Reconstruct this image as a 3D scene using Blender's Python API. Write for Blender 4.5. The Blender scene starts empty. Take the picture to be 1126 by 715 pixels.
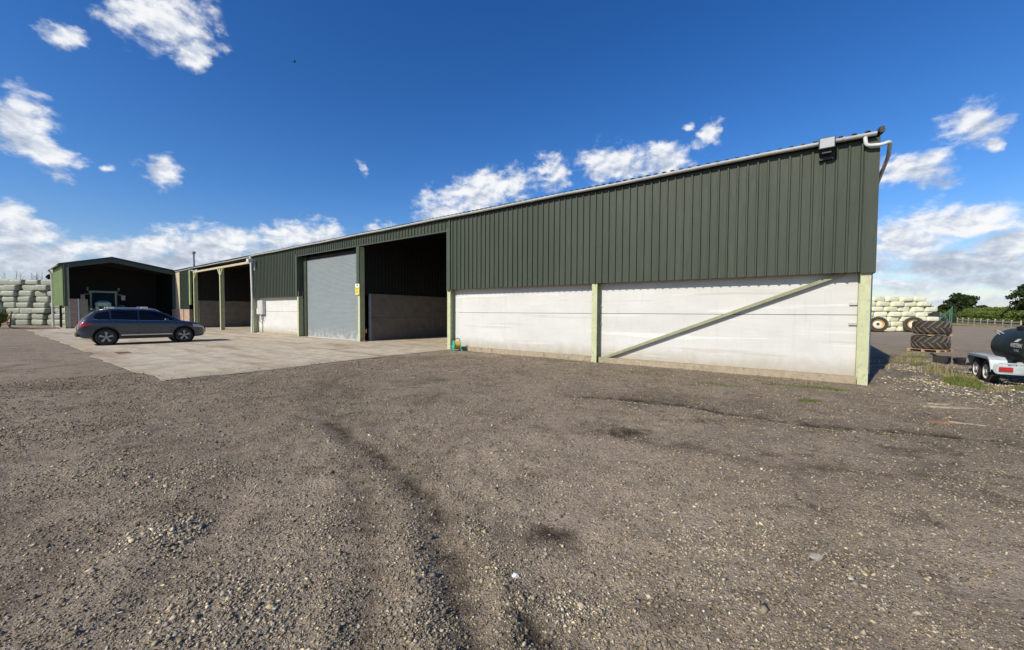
import bpy, math, random
import numpy as np
from mathutils import Vector, Matrix, noise as mnoise

random.seed(11)
rng = np.random.default_rng(7)
SC = bpy.context.scene
COL = SC.collection
R = math.radians

# ------------------------------------------------------------------ helpers
def link(o, parent=None):
    COL.objects.link(o)
    if parent is not None:
        o.parent = parent
    return o

def tag(o, label=None, cat=None, group=None, kind=None):
    if label: o['label'] = label
    if cat: o['category'] = cat
    if group: o['group'] = group
    if kind: o['kind'] = kind
    return o

def empty(name, loc, rz=0, label=None, cat=None, group=None, parent=None):
    o = bpy.data.objects.new(name, None)
    o.empty_display_size = .3
    o.location = loc
    o.rotation_euler = (0, 0, rz)
    link(o, parent)
    return tag(o, label, cat, group)

class MB:
    """collects shapes and links them as one mesh object"""
    def __init__(s): s.v = []; s.f = []
    def add(s, vs, fs):
        b = len(s.v); s.v += [tuple(p) for p in vs]; s.f += [tuple(i + b for i in f) for f in fs]; return s
    def box(s, x0, x1, y0, y1, z0, z1):
        if x0 > x1: x0, x1 = x1, x0
        if y0 > y1: y0, y1 = y1, y0
        if z0 > z1: z0, z1 = z1, z0
        return s.add([(x0,y0,z0),(x1,y0,z0),(x1,y1,z0),(x0,y1,z0),(x0,y0,z1),(x1,y0,z1),(x1,y1,z1),(x0,y1,z1)],
              [(0,3,2,1),(4,5,6,7),(0,1,5,4),(1,2,6,5),(2,3,7,6),(3,0,4,7)])
    def rbox(s, x0, x1, y0, y1, z0, z1, c=.02):
        """box with chamfered vertical and top edges"""
        lay = [(z0, 0), (z1 - c, 0), (z1, c)]
        vs = []; fs = []
        for z, i in lay:
            a, b_, d, e = x0 + i, x1 - i, y0 + i, y1 - i
            vs += [(a + c, d, z), (b_ - c, d, z), (b_, d + c, z), (b_, e - c, z), (b_ - c, e, z), (a + c, e, z), (a, e - c, z), (a, d + c, z)]
        for k in range(2):
            for j in range(8):
                p = k * 8 + j; q = k * 8 + (j + 1) % 8
                fs.append((p, q, q + 8, p + 8))
        fs.append(tuple(range(7, -1, -1))); fs.append(tuple(range(16, 24)))
        return s.add(vs, fs)
    def bar(s, a, b, w, h=None, up=(0, 0, 1)):
        """rectangular bar between two points"""
        h = h or w
        a, b = Vector(a), Vector(b); d = (b - a).normalized(); u = Vector(up)
        if abs(d.dot(u)) > .98: u = Vector((1, 0, 0))
        r = d.cross(u).normalized() * (w / 2); u = r.cross(d).normalized() * (h / 2)
        vs = []
        for p in (a, b): vs += [p - r - u, p + r - u, p + r + u, p - r + u]
        return s.add(vs, [(3,2,1,0),(4,5,6,7),(0,1,5,4),(1,2,6,5),(2,3,7,6),(3,0,4,7)])
    def tube(s, pts, r, n=10, cap=True):
        pts = [Vector(p) for p in pts]
        rr = r if isinstance(r, (list, tuple)) else [r] * len(pts)
        vs = []; fs = []; prev = None
        for i, p in enumerate(pts):
            d = (pts[min(i + 1, len(pts) - 1)] - pts[max(i - 1, 0)]).normalized()
            if prev is None:
                u = Vector((0, 0, 1)) if abs(d.z) < .9 else Vector((1, 0, 0))
                a = d.cross(u).normalized()
            else:
                a = (prev - d * prev.dot(d)).normalized()
            prev = a; b_ = d.cross(a)
            for j in range(n):
                t = 2 * math.pi * j / n
                vs.append(p + (a * math.cos(t) + b_ * math.sin(t)) * rr[i])
        for i in range(len(pts) - 1):
            for j in range(n):
                k = i * n + j; l = i * n + (j + 1) % n
                fs.append((k, l, l + n, k + n))
        if cap:
            fs.append(tuple(range(n - 1, -1, -1))); fs.append(tuple(range((len(pts) - 1) * n, len(pts) * n)))
        return s.add(vs, fs)
    def lathe(s, prof, n=32, axis='z', c=(0, 0, 0), closed=False):
        """prof = [(radius, height along axis)]"""
        vs = []; fs = []; m = len(prof)
        for j in range(n):
            t = 2 * math.pi * j / n
            for r, h in prof:
                a, b_ = r * math.cos(t), r * math.sin(t)
                p = {'z': (a, b_, h), 'y': (a, h, b_), 'x': (h, a, b_)}[axis]
                vs.append((p[0] + c[0], p[1] + c[1], p[2] + c[2]))
        for j in range(n):
            j2 = (j + 1) % n
            for i in range(m if closed else m - 1):
                i2 = (i + 1) % m
                fs.append((j * m + i, j2 * m + i, j2 * m + i2, j * m + i2))
        return s.add(vs, fs)
    def prism(s, poly, a, b, axis='y'):
        """extrude a 2D polygon between a and b along an axis; poly in the other two coordinates in order"""
        n = len(poly)
        def P(p, q): return {'y': (p[0], q, p[1]), 'x': (q, p[0], p[1]), 'z': (p[0], p[1], q)}[axis]
        vs = [P(p, a) for p in poly] + [P(p, b) for p in poly]
        fs = [tuple(range(n)), tuple(range(2 * n - 1, n - 1, -1))]
        fs += [(i, i + n, (i + 1) % n + n, (i + 1) % n) for i in range(n)]
        return s.add(vs, fs)
    def build(s, name, mat, parent=None, smooth=False, loc=None, fix=True):
        me = bpy.data.meshes.new(name)
        me.from_pydata(s.v, [], s.f); me.validate()
        if fix:
            import bmesh
            bm = bmesh.new(); bm.from_mesh(me)
            bmesh.ops.recalc_face_normals(bm, faces=bm.faces)
            bm.to_mesh(me); bm.free()
        if mat is not None: me.materials.append(mat)
        if smooth:
            me.polygons.foreach_set('use_smooth', [True] * len(me.polygons))
            if smooth != 'all':
                try: me.set_sharp_from_angle(angle=R(38))
                except Exception: pass
        o = bpy.data.objects.new(name, me)
        if loc: o.location = loc
        return link(o, parent)

def bevel(o, w=.006, seg=2):
    m = o.modifiers.new('bevel', 'BEVEL'); m.width = w; m.segments = seg; m.limit_method = 'ANGLE'; m.angle_limit = R(40)
    return o

# ------------------------------------------------------------------ materials
class NT:
    def __init__(s, name):
        s.m = bpy.data.materials.new(name); s.m.use_nodes = True
        s.t = s.m.node_tree; s.t.nodes.clear()
        s.out = s.n('ShaderNodeOutputMaterial'); s.b = s.n('ShaderNodeBsdfPrincipled')
        s.l(s.b.outputs[0], s.out.inputs[0])
    def n(s, t, **k):
        x = s.t.nodes.new(t)
        for a, v in k.items(): setattr(x, a, v)
        return x
    def l(s, a, b): s.t.links.new(a, b)
    def set(s, sock, v):
        if hasattr(v, 'node'): s.l(v, sock)
        else:
            if isinstance(v, (tuple, list)) and len(v) == 3 and sock.type == 'RGBA': v = (*v, 1)
            sock.default_value = v
    def co(s, kind='Object'): return s.n('ShaderNodeTexCoord').outputs[kind]
    def geo(s): return s.n('ShaderNodeNewGeometry').outputs['Position']
    def map(s, v, scale=(1, 1, 1), rot=(0, 0, 0), loc=(0, 0, 0)):
        m = s.n('ShaderNodeMapping'); s.l(v, m.inputs[0]); m.inputs['Scale'].default_value = scale
        m.inputs['Rotation'].default_value = rot; m.inputs['Location'].default_value = loc
        return m.outputs[0]
    def noise(s, v, scale, detail=4, rough=.55, dist=0, col=False):
        x = s.n('ShaderNodeTexNoise'); s.l(v, x.inputs['Vector'])
        x.inputs['Scale'].default_value = scale; x.inputs['Detail'].default_value = detail
        x.inputs['Roughness'].default_value = rough; x.inputs['Distortion'].default_value = dist
        return x.outputs[1 if col else 0]
    def vor(s, v, scale, feature='F1', out=0, rand=1.0):
        x = s.n('ShaderNodeTexVoronoi', feature=feature); s.l(v, x.inputs['Vector'])
        x.inputs['Scale'].default_value = scale; x.inputs['Randomness'].default_value = rand
        return x.outputs[out]
    def ramp(s, f, stops, interp='LINEAR'):
        r = s.n('ShaderNodeValToRGB'); s.l(f, r.inputs[0]); r.color_ramp.interpolation = interp
        e = r.color_ramp.elements
        while len(e) < len(stops): e.new(.5)
        for i, (p, c) in enumerate(stops):
            e[i].position = p
            e[i].color = (c, c, c, 1) if isinstance(c, (int, float)) else (*c, 1)
        return r.outputs[0]
    def rng(s, f, a, b, c=0, d=1, clamp=True, smooth=False):
        r = s.n('ShaderNodeMapRange'); s.set(r.inputs[0], f); r.clamp = clamp
        if smooth: r.interpolation_type = 'SMOOTHSTEP'
        for i, v in zip((1, 2, 3, 4), (a, b, c, d)): s.set(r.inputs[i], v)
        return r.outputs[0]
    def math(s, op, a, b=None, c=None):
        m = s.n('ShaderNodeMath', operation=op); s.set(m.inputs[0], a)
        if b is not None: s.set(m.inputs[1], b)
        if c is not None: s.set(m.inputs[2], c)
        return m.outputs[0]
    def mix(s, f, a, b, mode='MIX'):
        m = s.n('ShaderNodeMix', data_type='RGBA', blend_type=mode)
        s.set(m.inputs[0], f); s.set(m.inputs[6], a); s.set(m.inputs[7], b)
        return m.outputs[2]
    def bump(s, h, strength=.5, dist=.01, prev=None):
        b = s.n('ShaderNodeBump'); s.l(h, b.inputs['Height'])
        b.inputs['Strength'].default_value = strength; b.inputs['Distance'].default_value = dist
        if prev is not None: s.l(prev, b.inputs['Normal'])
        return b.outputs[0]
    def sep(s, v):
        x = s.n('ShaderNodeSeparateXYZ'); s.l(v, x.inputs[0]); return x.outputs
    def fin(s, color=None, rough=None, metal=None, normal=None, spec=None, coat=None):
        if color is not None: s.set(s.b.inputs['Base Color'], color)
        if rough is not None: s.set(s.b.inputs['Roughness'], rough)
        if metal is not None: s.set(s.b.inputs['Metallic'], metal)
        if normal is not None: s.l(normal, s.b.inputs['Normal'])
        if spec is not None: s.b.inputs['Specular IOR Level'].default_value = spec
        if coat is not None:
            s.b.inputs['Coat Weight'].default_value = coat; s.b.inputs['Coat Roughness'].default_value = .04
        return s.m

def plain(name, col, rough=.6, metal=0, var=.25, scale=6, bump=.0, spec=.5, dirt=None, coat=None):
    """a painted or plain surface with some unevenness in tone and gloss"""
    t = NT(name); v = t.co('Object')
    nz = t.noise(v, scale, 6, .65); n2 = t.noise(v, scale * 7, 3, .6)
    f = t.math('ADD', t.math('MULTIPLY', nz, .7), t.math('MULTIPLY', n2, .3))
    lo = tuple(c * (1 - var) for c in col); hi = tuple(min(1, c * (1 + var * .7)) for c in col)
    c = t.mix(t.rng(f, .3, .7), lo, hi)
    if dirt:
        d = t.rng(t.noise(v, scale * .6, 8, .75), .54, .72)
        c = t.mix(t.math('MULTIPLY', d, dirt[3]), c, dirt[:3])
    r = t.rng(nz, .25, .75, rough * .85, min(1, rough * 1.15))
    nm = t.bump(n2, bump, .01) if bump else None
    return t.fin(c, r, metal, nm, spec, coat)

M = {}
M['frame_paint'] = None
def build_materials():
    # pale green painted steel with rust and grime
    t = NT('pale_green_paint'); v = t.co('Object')
    z = t.sep(t.geo())[2]
    n1 = t.noise(v, 3, 8, .7); n2 = t.noise(v, 22, 6, .7)
    c = t.mix(t.rng(n1, .35, .68), (.42, .45, .26), (.52, .54, .34))
    c = t.mix(t.math('MULTIPLY', t.rng(n2, .55, .66), .35), c, (.30, .33, .17))
    low = t.rng(z, 0, .5, 1, 0)
    rust = t.math('MULTIPLY', t.rng(t.noise(v, 9, 8, .75), .53, .60), t.rng(low, 0, 1, .35, 1))
    c = t.mix(t.math('MULTIPLY', rust, .8), c, (.20, .10, .05))
    M['frame_paint'] = t.fin(c, .6, 0, t.bump(n2, .15, .004))

    # dull moss green coated sheet
    t = NT('green_sheet'); v = t.co('Object')
    n1 = t.noise(t.map(v, (1.1, 1, .35)), .9, 8, .65); n2 = t.noise(t.map(v, (9, 9, 1.2)), 1.5, 6, .7)
    n3 = t.noise(v, 30, 4, .7)
    c = t.mix(t.rng(n1, .3, .7), (.033, .045, .030), (.044, .058, .039))
    c = t.mix(t.math('MULTIPLY', t.rng(n2, .52, .75), .55), c, (.068, .079, .058))
    sp = t.rng(t.vor(v, 2.3), .0, .035, 1, 0)
    c = t.mix(t.math('MULTIPLY', sp, .6), c, (.16, .15, .13))
    xs_ = t.math('FLOOR', t.math('DIVIDE', t.math('ADD', t.sep(v)[0], 100.0), .9333))
    wn = t.n('ShaderNodeTexWhiteNoise', noise_dimensions='1D'); t.l(xs_, wn.inputs['W'])
    c = t.mix(t.math('MULTIPLY', wn.outputs[0], .22), c, (.068, .08, .058))
    # rain streaks and dust low down on the sheet
    st = t.noise(t.map(v, (14, 14, .5)), 1.0, 5, .7); zz = t.sep(v)[2]
    c = t.mix(t.math('MULTIPLY', t.rng(st, .55, .72), t.rng(zz, 2.7, 4.2, .55, .15)), c, (.10, .10, .078))
    c = t.mix(t.math('MULTIPLY', t.rng(t.noise(t.map(v, (10, 10, .4), loc=(3, 0, 0)), 1.2, 5, .7), .56, .7), .5), c, (.022, .03, .02))
    M['green_sheet'] = t.fin(c, t.rng(n2, .3, .7, .5, .68), 0, t.bump(t.noise(v, 1.6, 3, .5), .12, .02), .3)
    M['green_light'] = plain('light_green_sheet', (.34, .43, .19), .5, var=.18, scale=1.2)
    M['green_trim'] = plain('green_trim_sheet', (.05, .066, .042), .45, var=.2, scale=1.5)
    M['shaded_sheet'] = plain('shaded_sheet', (.006, .007, .006), .6, var=.3, scale=1)  # near black: the shade inside the buildings is put into this colour
    M['roof'] = plain('dark_roof_sheet', (.05, .05, .05), .8, var=.4, scale=3, dirt=(.14, .13, .1, .6))

    # precast concrete panels: board marks, leached streaks, scratches, splash at the foot
    t = NT('cast_concrete'); v = t.co('Object'); x = t.sep(v)
    n1 = t.noise(t.map(v, (.5, 1, 1)), 1.3, 8, .68); n2 = t.noise(t.map(v, (.6, .6, 6)), 3.5, 6, .7)
    n3 = t.noise(v, 60, 4, .7); n4 = t.noise(t.map(v, (4, 4, .35)), 2.2, 6, .7)
    c = t.mix(t.rng(n1, .3, .7), (.53, .53, .505), (.62, .622, .60))
    c = t.mix(t.math('MULTIPLY', t.rng(n2, .45, .75), .35), c, (.50, .49, .455))
    c = t.mix(t.math('MULTIPLY', t.rng(n4, .54, .70), .35), c, (.46, .445, .40))
    c = t.mix(t.math('MULTIPLY', t.rng(n3, .58, .68), .35), c, (.38, .35, .30))
    # pale scuffs running diagonally
    sc = t.noise(t.map(v, (.25, 1, 7), rot=(0, R(-16), 0)), 1.1, 4, .5)
    c = t.mix(t.math('MULTIPLY', t.rng(sc, .66, .70), .30), c, (.80, .79, .75))
    foot = t.math('ADD', x[2], t.math('MULTIPLY', t.math('SUBTRACT', t.noise(v, 3, 6, .7), .5), .5))
    c = t.mix(t.rng(foot, .10, .62, .85, 0), c, (.33, .29, .215))
    for rr_, sc_r in ((-14, .9), (9, 1.3), (-22, .7)):
        q_ = t.noise(t.map(v, (.18, 1, 5.5), rot=(0, R(rr_), 0), loc=(rr_, 0, rr_)), sc_r, 5, .6)
        c = t.mix(t.math('MULTIPLY', t.rng(q_, .64, .66), .35), c, (.40, .37, .31) if rr_ > 0 else (.80, .79, .75))
    pin = t.rng(t.vor(v, 9), .02, .045, 1, 0)
    c = t.mix(t.math('MULTIPLY', pin, .45), c, (.2, .18, .15))
    M['panel'] = t.fin(c, .85, 0, t.bump(t.math('ADD', n2, n3), .28, .012), .25)
    M['panel_shaded'] = plain('shaded_concrete', (.17, .15, .125), .9, var=.35, scale=2, bump=.3, dirt=(.13, .11, .08, .7))  # darker copy of the panel concrete, indoor shade put into the colour
    M['footing'] = plain('sandy_concrete_footing', (.36, .30, .21), .95, var=.35, scale=7, bump=.5, dirt=(.12, .10, .07, .7))

    # roller shutter: slats in the mesh
    t = NT('shutter_steel'); v = t.co('Object')
    n1 = t.noise(t.map(v, (.8, 1, 3)), 1.2, 8, .7); n2 = t.noise(t.map(v, (3, 3, .3)), 2.5, 5, .7)
    c = t.mix(t.rng(n1, .3, .7), (.215, .245, .25), (.25, .282, .285))
    c = t.mix(t.math('MULTIPLY', t.rng(n2, .55, .72), .2), c, (.33, .36, .35))
    zz = t.sep(v)[2]
    c = t.mix(t.math('MULTIPLY', t.rng(zz, .1, .7, 1, 0), t.rng(t.noise(v, 4, 6, .7), .45, .6)), c, (.45, .46, .44))
    M['shutter'] = t.fin(c, .5, .1, None, .4)

    # yard slab
    t = NT('yard_concrete'); v = t.geo()
    lv = t.map(v, rot=(0, 0, R(36)))
    n1 = t.noise(v, .22, 8, .62); n2 = t.noise(v, 1.6, 8, .7); n3 = t.noise(v, 28, 6, .75); n4 = t.noise(t.map(lv, (.25, 1.6, 1)), .8, 6, .6)
    c = t.mix(t.rng(n1, .3, .7), (.50, .43, .31), (.62, .55, .415))
    c = t.mix(t.math('MULTIPLY', t.rng(n2, .44, .64), .7), c, (.34, .285, .205))
    c = t.mix(t.math('MULTIPLY', t.rng(n4, .50, .66), .7), c, (.28, .20, .12))
    c = t.mix(t.math('MULTIPLY', t.rng(t.noise(v, .55, 6, .7, 1), .58, .68), .45), c, (.64, .59, .50))
    c = t.mix(t.math('MULTIPLY', t.rng(n3, .55, .7), .4), c, (.22, .19, .15))
    # slab joints, on the barn's own axes
    bx = t.n('ShaderNodeVectorMath', operation='SUBTRACT'); t.l(v, bx.inputs[0]); bx.inputs[1].default_value = (8.505, 9.132, 0)
    bl = t.n('ShaderNodeVectorRotate', rotation_type='Z_AXIS'); t.l(bx.outputs[0], bl.inputs[0]); bl.inputs['Angle'].default_value = R(35.797)
    s = t.sep(bl.outputs[0])
    wob = t.math('MULTIPLY', t.math('SUBTRACT', t.noise(v, 2.5, 3, .6), .5), .05)
    def joint(c0, per, off):
        q = t.math('ADD', t.math('ADD', c0, off), wob)
        q = t.math('ABSOLUTE', t.math('SUBTRACT', t.math('FRACT', t.math('DIVIDE', q, per)), .5))
        return t.rng(q, 0, .035 / per, 1, 0)
    jx = joint(s[0], 7.0, 77); jy = joint(s[1], 4.9, 51.75)
    j = t.math('MAXIMUM', jx, jy)
    c = t.mix(t.math('MULTIPLY', j, .75), c, (.13, .10, .07))
    # dirt carried in from the gravel side
    e1 = t.rng(t.math('ADD', s[1], t.math('MULTIPLY', t.noise(v, 1.1, 6, .7), 2.2)), -9.9, -7.6, 1, 0)
    e2 = t.rng(t.math('SUBTRACT', s[0], t.math('MULTIPLY', t.noise(v, 1.1, 6, .7), 1.6)), -15.6, -13.7, 0, 1)
    e = t.math('MULTIPLY', t.math('MAXIMUM', e1, e2), t.rng(n3, .4, .6, .35, 1))
    c = t.mix(t.math('MULTIPLY', e, .8), c, (.25, .18, .11))
    h = t.math('SUBTRACT', t.math('MULTIPLY', n3, .5), t.math('MULTIPLY', j, .8))
    oil = t.math('MULTIPLY', t.rng(t.noise(v, .75, 5, .65, .6), .60, .68), t.rng(n3, .35, .6, .5, 1))
    c = t.mix(t.math('MULTIPLY', oil, .55), c, (.12, .10, .075))
    M['yard'] = t.fin(c, .9, 0, t.bump(h, .5, .02), .2)

    M['gutter'] = plain('grey_plastic_gutter', (.56, .58, .56), .45, var=.22, scale=2.2, dirt=(.20, .21, .17, .55))
    M['olive'] = plain('olive_brace_paint', (.27, .28, .16), .6, var=.3, scale=4, dirt=(.20, .12, .07, .8))
    M['galv'] = plain('galvanised_steel', (.46, .50, .50), .5, .25, var=.25, scale=7)
    M['white_pipe'] = plain('white_pipe', (.58, .58, .55), .5, var=.2, scale=3)
    M['black'] = plain('black_plastic', (.018, .018, .02), .5, var=.3)
    M['rubber'] = plain('tyre_rubber', (.032, .030, .028), .85, var=.35, scale=9, bump=.2)
    M['rubber_dusty'] = plain('dusty_tyre_rubber', (.12, .098, .075), .95, var=.45, scale=7, bump=.3, dirt=(.16, .13, .10, .7))
    M['lens'] = plain('lamp_glass', (.42, .44, .43), .12, var=.1)
    M['cream'] = plain('cream_timber', (.46, .42, .28), .7, var=.25, scale=3)
    M['grey_box'] = plain('grey_cabinet', (.50, .50, .48), .5, var=.15)
    M['yellow'] = plain('yellow_sign', (.70, .62, .06), .5, var=.1)
    M['white'] = plain('white_sign', (.75, .75, .72), .5, var=.1)
    M['wood'] = plain('pallet_wood', (.42, .29, .15), .85, var=.35, scale=8, bump=.3)
    M['rim_yellow'] = plain('yellow_wheel_paint', (.62, .36, .06), .5, var=.25, scale=8, dirt=(.2, .13, .07, .7))
    M['rim_white'] = plain('white_wheel_paint', (.62, .60, .55), .5, var=.2, scale=8, dirt=(.3, .25, .18, .6))
    M['teal'] = plain('teal_machine_paint', (.05, .18, .13), .45, var=.3, dirt=(.2, .2, .15, .5))
    M['tractor'] = plain('pale_green_tractor_paint', (.36, .50, .35), .4, var=.15)
    M['red'] = plain('red_lamp_plastic', (.38, .02, .02), .25, var=.2)
    M['rust'] = plain('rusty_steel', (.16, .07, .035), .9, var=.4, scale=10, bump=.3)
    M['reel_green'] = plain('turquoise_reel', (.05, .42, .30), .5, var=.2)
    M['hose'] = plain('yellow_hose', (.50, .38, .07), .5, var=.25, scale=30)
    M['tank'] = plain('dark_green_tank', (.014, .022, .014), .55, var=.35, scale=2, dirt=(.07, .07, .05, .5))
    M['fence'] = plain('weathered_fence', (.36, .32, .23), .85, var=.25, scale=5, bump=.3)
    M['bark'] = plain('bark', (.09, .07, .05), .95, var=.4, scale=5, bump=.6)
    M['skin_dark'] = plain('dark_feathers', (.012, .012, .014), .8)
    M['stone'] = plain('buff_stone', (.36, .33, .28), .9, var=.3, scale=14, bump=.5)
    M['orange'] = plain('orange_brick_rubble', (.34, .17, .09), .95, var=.45, scale=12, bump=.5)
    M['plate'] = plain('yellow_plate', (.70, .56, .08), .5, var=.05)

    # brick
    for nm, c1, c2, mo in (('brick', (.36, .20, .14), (.46, .31, .23), (.38, .34, .28)), ('block', (.26, .22, .17), (.33, .28, .22), (.20, .17, .14))):
        t = NT(nm + 'work'); v = t.co('Object'); s = t.sep(v)
        cb = t.n('ShaderNodeCombineXYZ'); t.l(t.math('ADD', s[0], s[1]), cb.inputs[0]); t.l(s[2], cb.inputs[1])
        b = t.n('ShaderNodeTexBrick'); t.l(cb.outputs[0], b.inputs['Vector'])
        b.inputs['Color1'].default_value = (*c1, 1); b.inputs['Color2'].default_value = (*c2, 1); b.inputs['Mortar'].default_value = (*mo, 1)
        big = nm == 'block'
        b.inputs['Scale'].default_value = 1; b.inputs['Mortar Size'].default_value = .012
        b.inputs['Brick Width'].default_value = .45 if big else .225; b.inputs['Row Height'].default_value = .225 if big else .075
        c = t.mix(t.math('MULTIPLY', t.rng(t.noise(v, 5, 6, .7), .45, .7), .5), b.outputs[0], (.12, .10, .08))
        M[nm] = t.fin(c, .9, 0, t.bump(b.outputs['Fac'], -.5, .01))

    # stretch film on silage bales
    for nm, c1, c2 in (('wrap_white', (.74, .74, .52), (.86, .86, .66)), ('wrap_green', (.27, .29, .215), (.40, .42, .33))):
        t = NT(nm); v = t.co('Object')
        n1 = t.noise(t.map(v, (1.5, 1.5, 7)), 2.2, 6, .7, 1.2); n2 = t.noise(v, 1.1, 4, .6)
        oi = t.n('ShaderNodeObjectInfo').outputs['Random']
        c = t.mix(t.rng(n1, .35, .65), c1, c2)
        c = t.mix(t.math('MULTIPLY', oi, .35), c, tuple(a * .72 for a in c1))
        c = t.mix(t.math('MULTIPLY', t.rng(n2, .56, .68), .5), c, tuple(a * .55 for a in c1))
        M[nm] = t.fin(c, .38, 0, t.bump(n1, .55, .05), .5)

    # leaves: tone differs per face through a random attribute-free hash of position
    for nm, c1, c2 in (('leaf_dark', (.020, .036, .010), (.055, .080, .022)), ('leaf_hedge', (.10, .15, .028), (.20, .26, .055)),
                       ('leaf_bush', (.045, .075, .018), (.12, .14, .035)), ('grass', (.085, .125, .022), (.20, .225, .06)), ('dry_grass', (.26, .22, .11), (.40, .35, .20))):
        t = NT(nm); v = t.geo()
        n1 = t.noise(v, .35, 4, .6); n2 = t.noise(v, 5, 2, .5)
        isl = t.n('ShaderNodeNewGeometry').outputs['Random Per Island']
        f = t.math('ADD', t.math('MULTIPLY', isl, .55), t.math('MULTIPLY', t.rng(n1, .3, .7), .45))
        c = t.mix(f, c1, c2)
        tr = t.n('ShaderNodeBsdfTranslucent'); t.set(tr.inputs[0], c)
        t.fin(c, .6, spec=.3)
        ms = t.n('ShaderNodeMixShader'); ms.inputs[0].default_value = .25
        t.l(t.b.outputs[0], ms.inputs[1]); t.l(tr.outputs[0], ms.inputs[2]); t.l(ms.outputs[0], t.out.inputs[0])
        M[nm] = t.m
    M['hedge_core'] = plain('hedge_shade', (.012, .020, .006), .9)

    # car
    t = NT('grey_car_paint'); v = t.co('Object')
    z = t.sep(v)[2]; dirt = t.rng(t.math('ADD', z, t.math('MULTIPLY', t.noise(v, 3, 6, .7), .5)), .45, .95, .55, 0)
    c = t.mix(dirt, (.04, .05, .064), (.14, .12, .095))
    t.b.inputs['Coat Weight'].default_value = .9; t.b.inputs['Coat Roughness'].default_value = .05
    M['car'] = t.fin(c, t.rng(dirt, 0, .5, .32, .6), .45)
    M['car_glass'] = plain('dark_car_glass', (.005, .005, .006), .08, var=.1, spec=.4)
    M['car_black'] = plain('car_black_trim', (.02, .02, .02), .6, var=.2)
    M['chrome'] = plain('bright_trim', (.62, .62, .62), .22, .9, var=.1)
    M['alloy'] = plain('alloy_wheel', (.36, .36, .36), .35, .6, var=.2, scale=9)
    M['lamp_clear'] = plain('headlamp_glass', (.45, .47, .50), .08, var=.1, spec=.8)
    M['pale_blue_glass'] = plain('tractor_glass', (.006, .010, .010), .25, var=.2, spec=.15)

build_materials()

# ------------------------------------------------------------------ camera and light
H_CAM = 1.684
F_PX, PITCH, ROLL = 422.757, .0321456524, .00560688094
cam = bpy.data.cameras.new('camera'); co = bpy.data.objects.new('camera', cam); link(co)
cam.sensor_fit = 'HORIZONTAL'; cam.sensor_width = 36; cam.lens = F_PX / 1126 * 36
cam.clip_start = .05; cam.clip_end = 3000
c_, s_ = math.cos(PITCH), math.sin(PITCH); cr, sr = math.cos(ROLL), math.sin(ROLL)
Fw = Vector((0, c_, -s_)); U0 = Vector((0, s_, c_)); R0 = Vector((1, 0, 0))
Rv = R0 * cr + U0 * sr; Uv = U0 * cr - R0 * sr
mw = Matrix((Rv, Uv, -Fw)).transposed().to_4x4(); mw.translation = (0, 0, H_CAM)
co.matrix_world = mw
SC.camera = co

SUN_AZ, SUN_EL = 227.0, 35.0       # clockwise from +Y
sd = bpy.data.lights.new('sun', 'SUN'); sd.energy = 5.0; sd.angle = R(.55); sd.color = (1.0, .915, .76)
so = bpy.data.objects.new('sun', sd); link(so)
tosun = Vector((math.sin(R(SUN_AZ)) * math.cos(R(SUN_EL)), math.cos(R(SUN_AZ)) * math.cos(R(SUN_EL)), math.sin(R(SUN_EL))))
so.rotation_euler = tosun.to_track_quat('Z', 'Y').to_euler()
so.location = (-20, -20, 30)

SC.view_settings.view_transform = 'Standard'; SC.view_settings.look = 'None'; SC.view_settings.exposure = 0
SC.cycles.max_bounces = 6; SC.cycles.transparent_max_bounces = 8
SC.cycles.use_denoising = True
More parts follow.
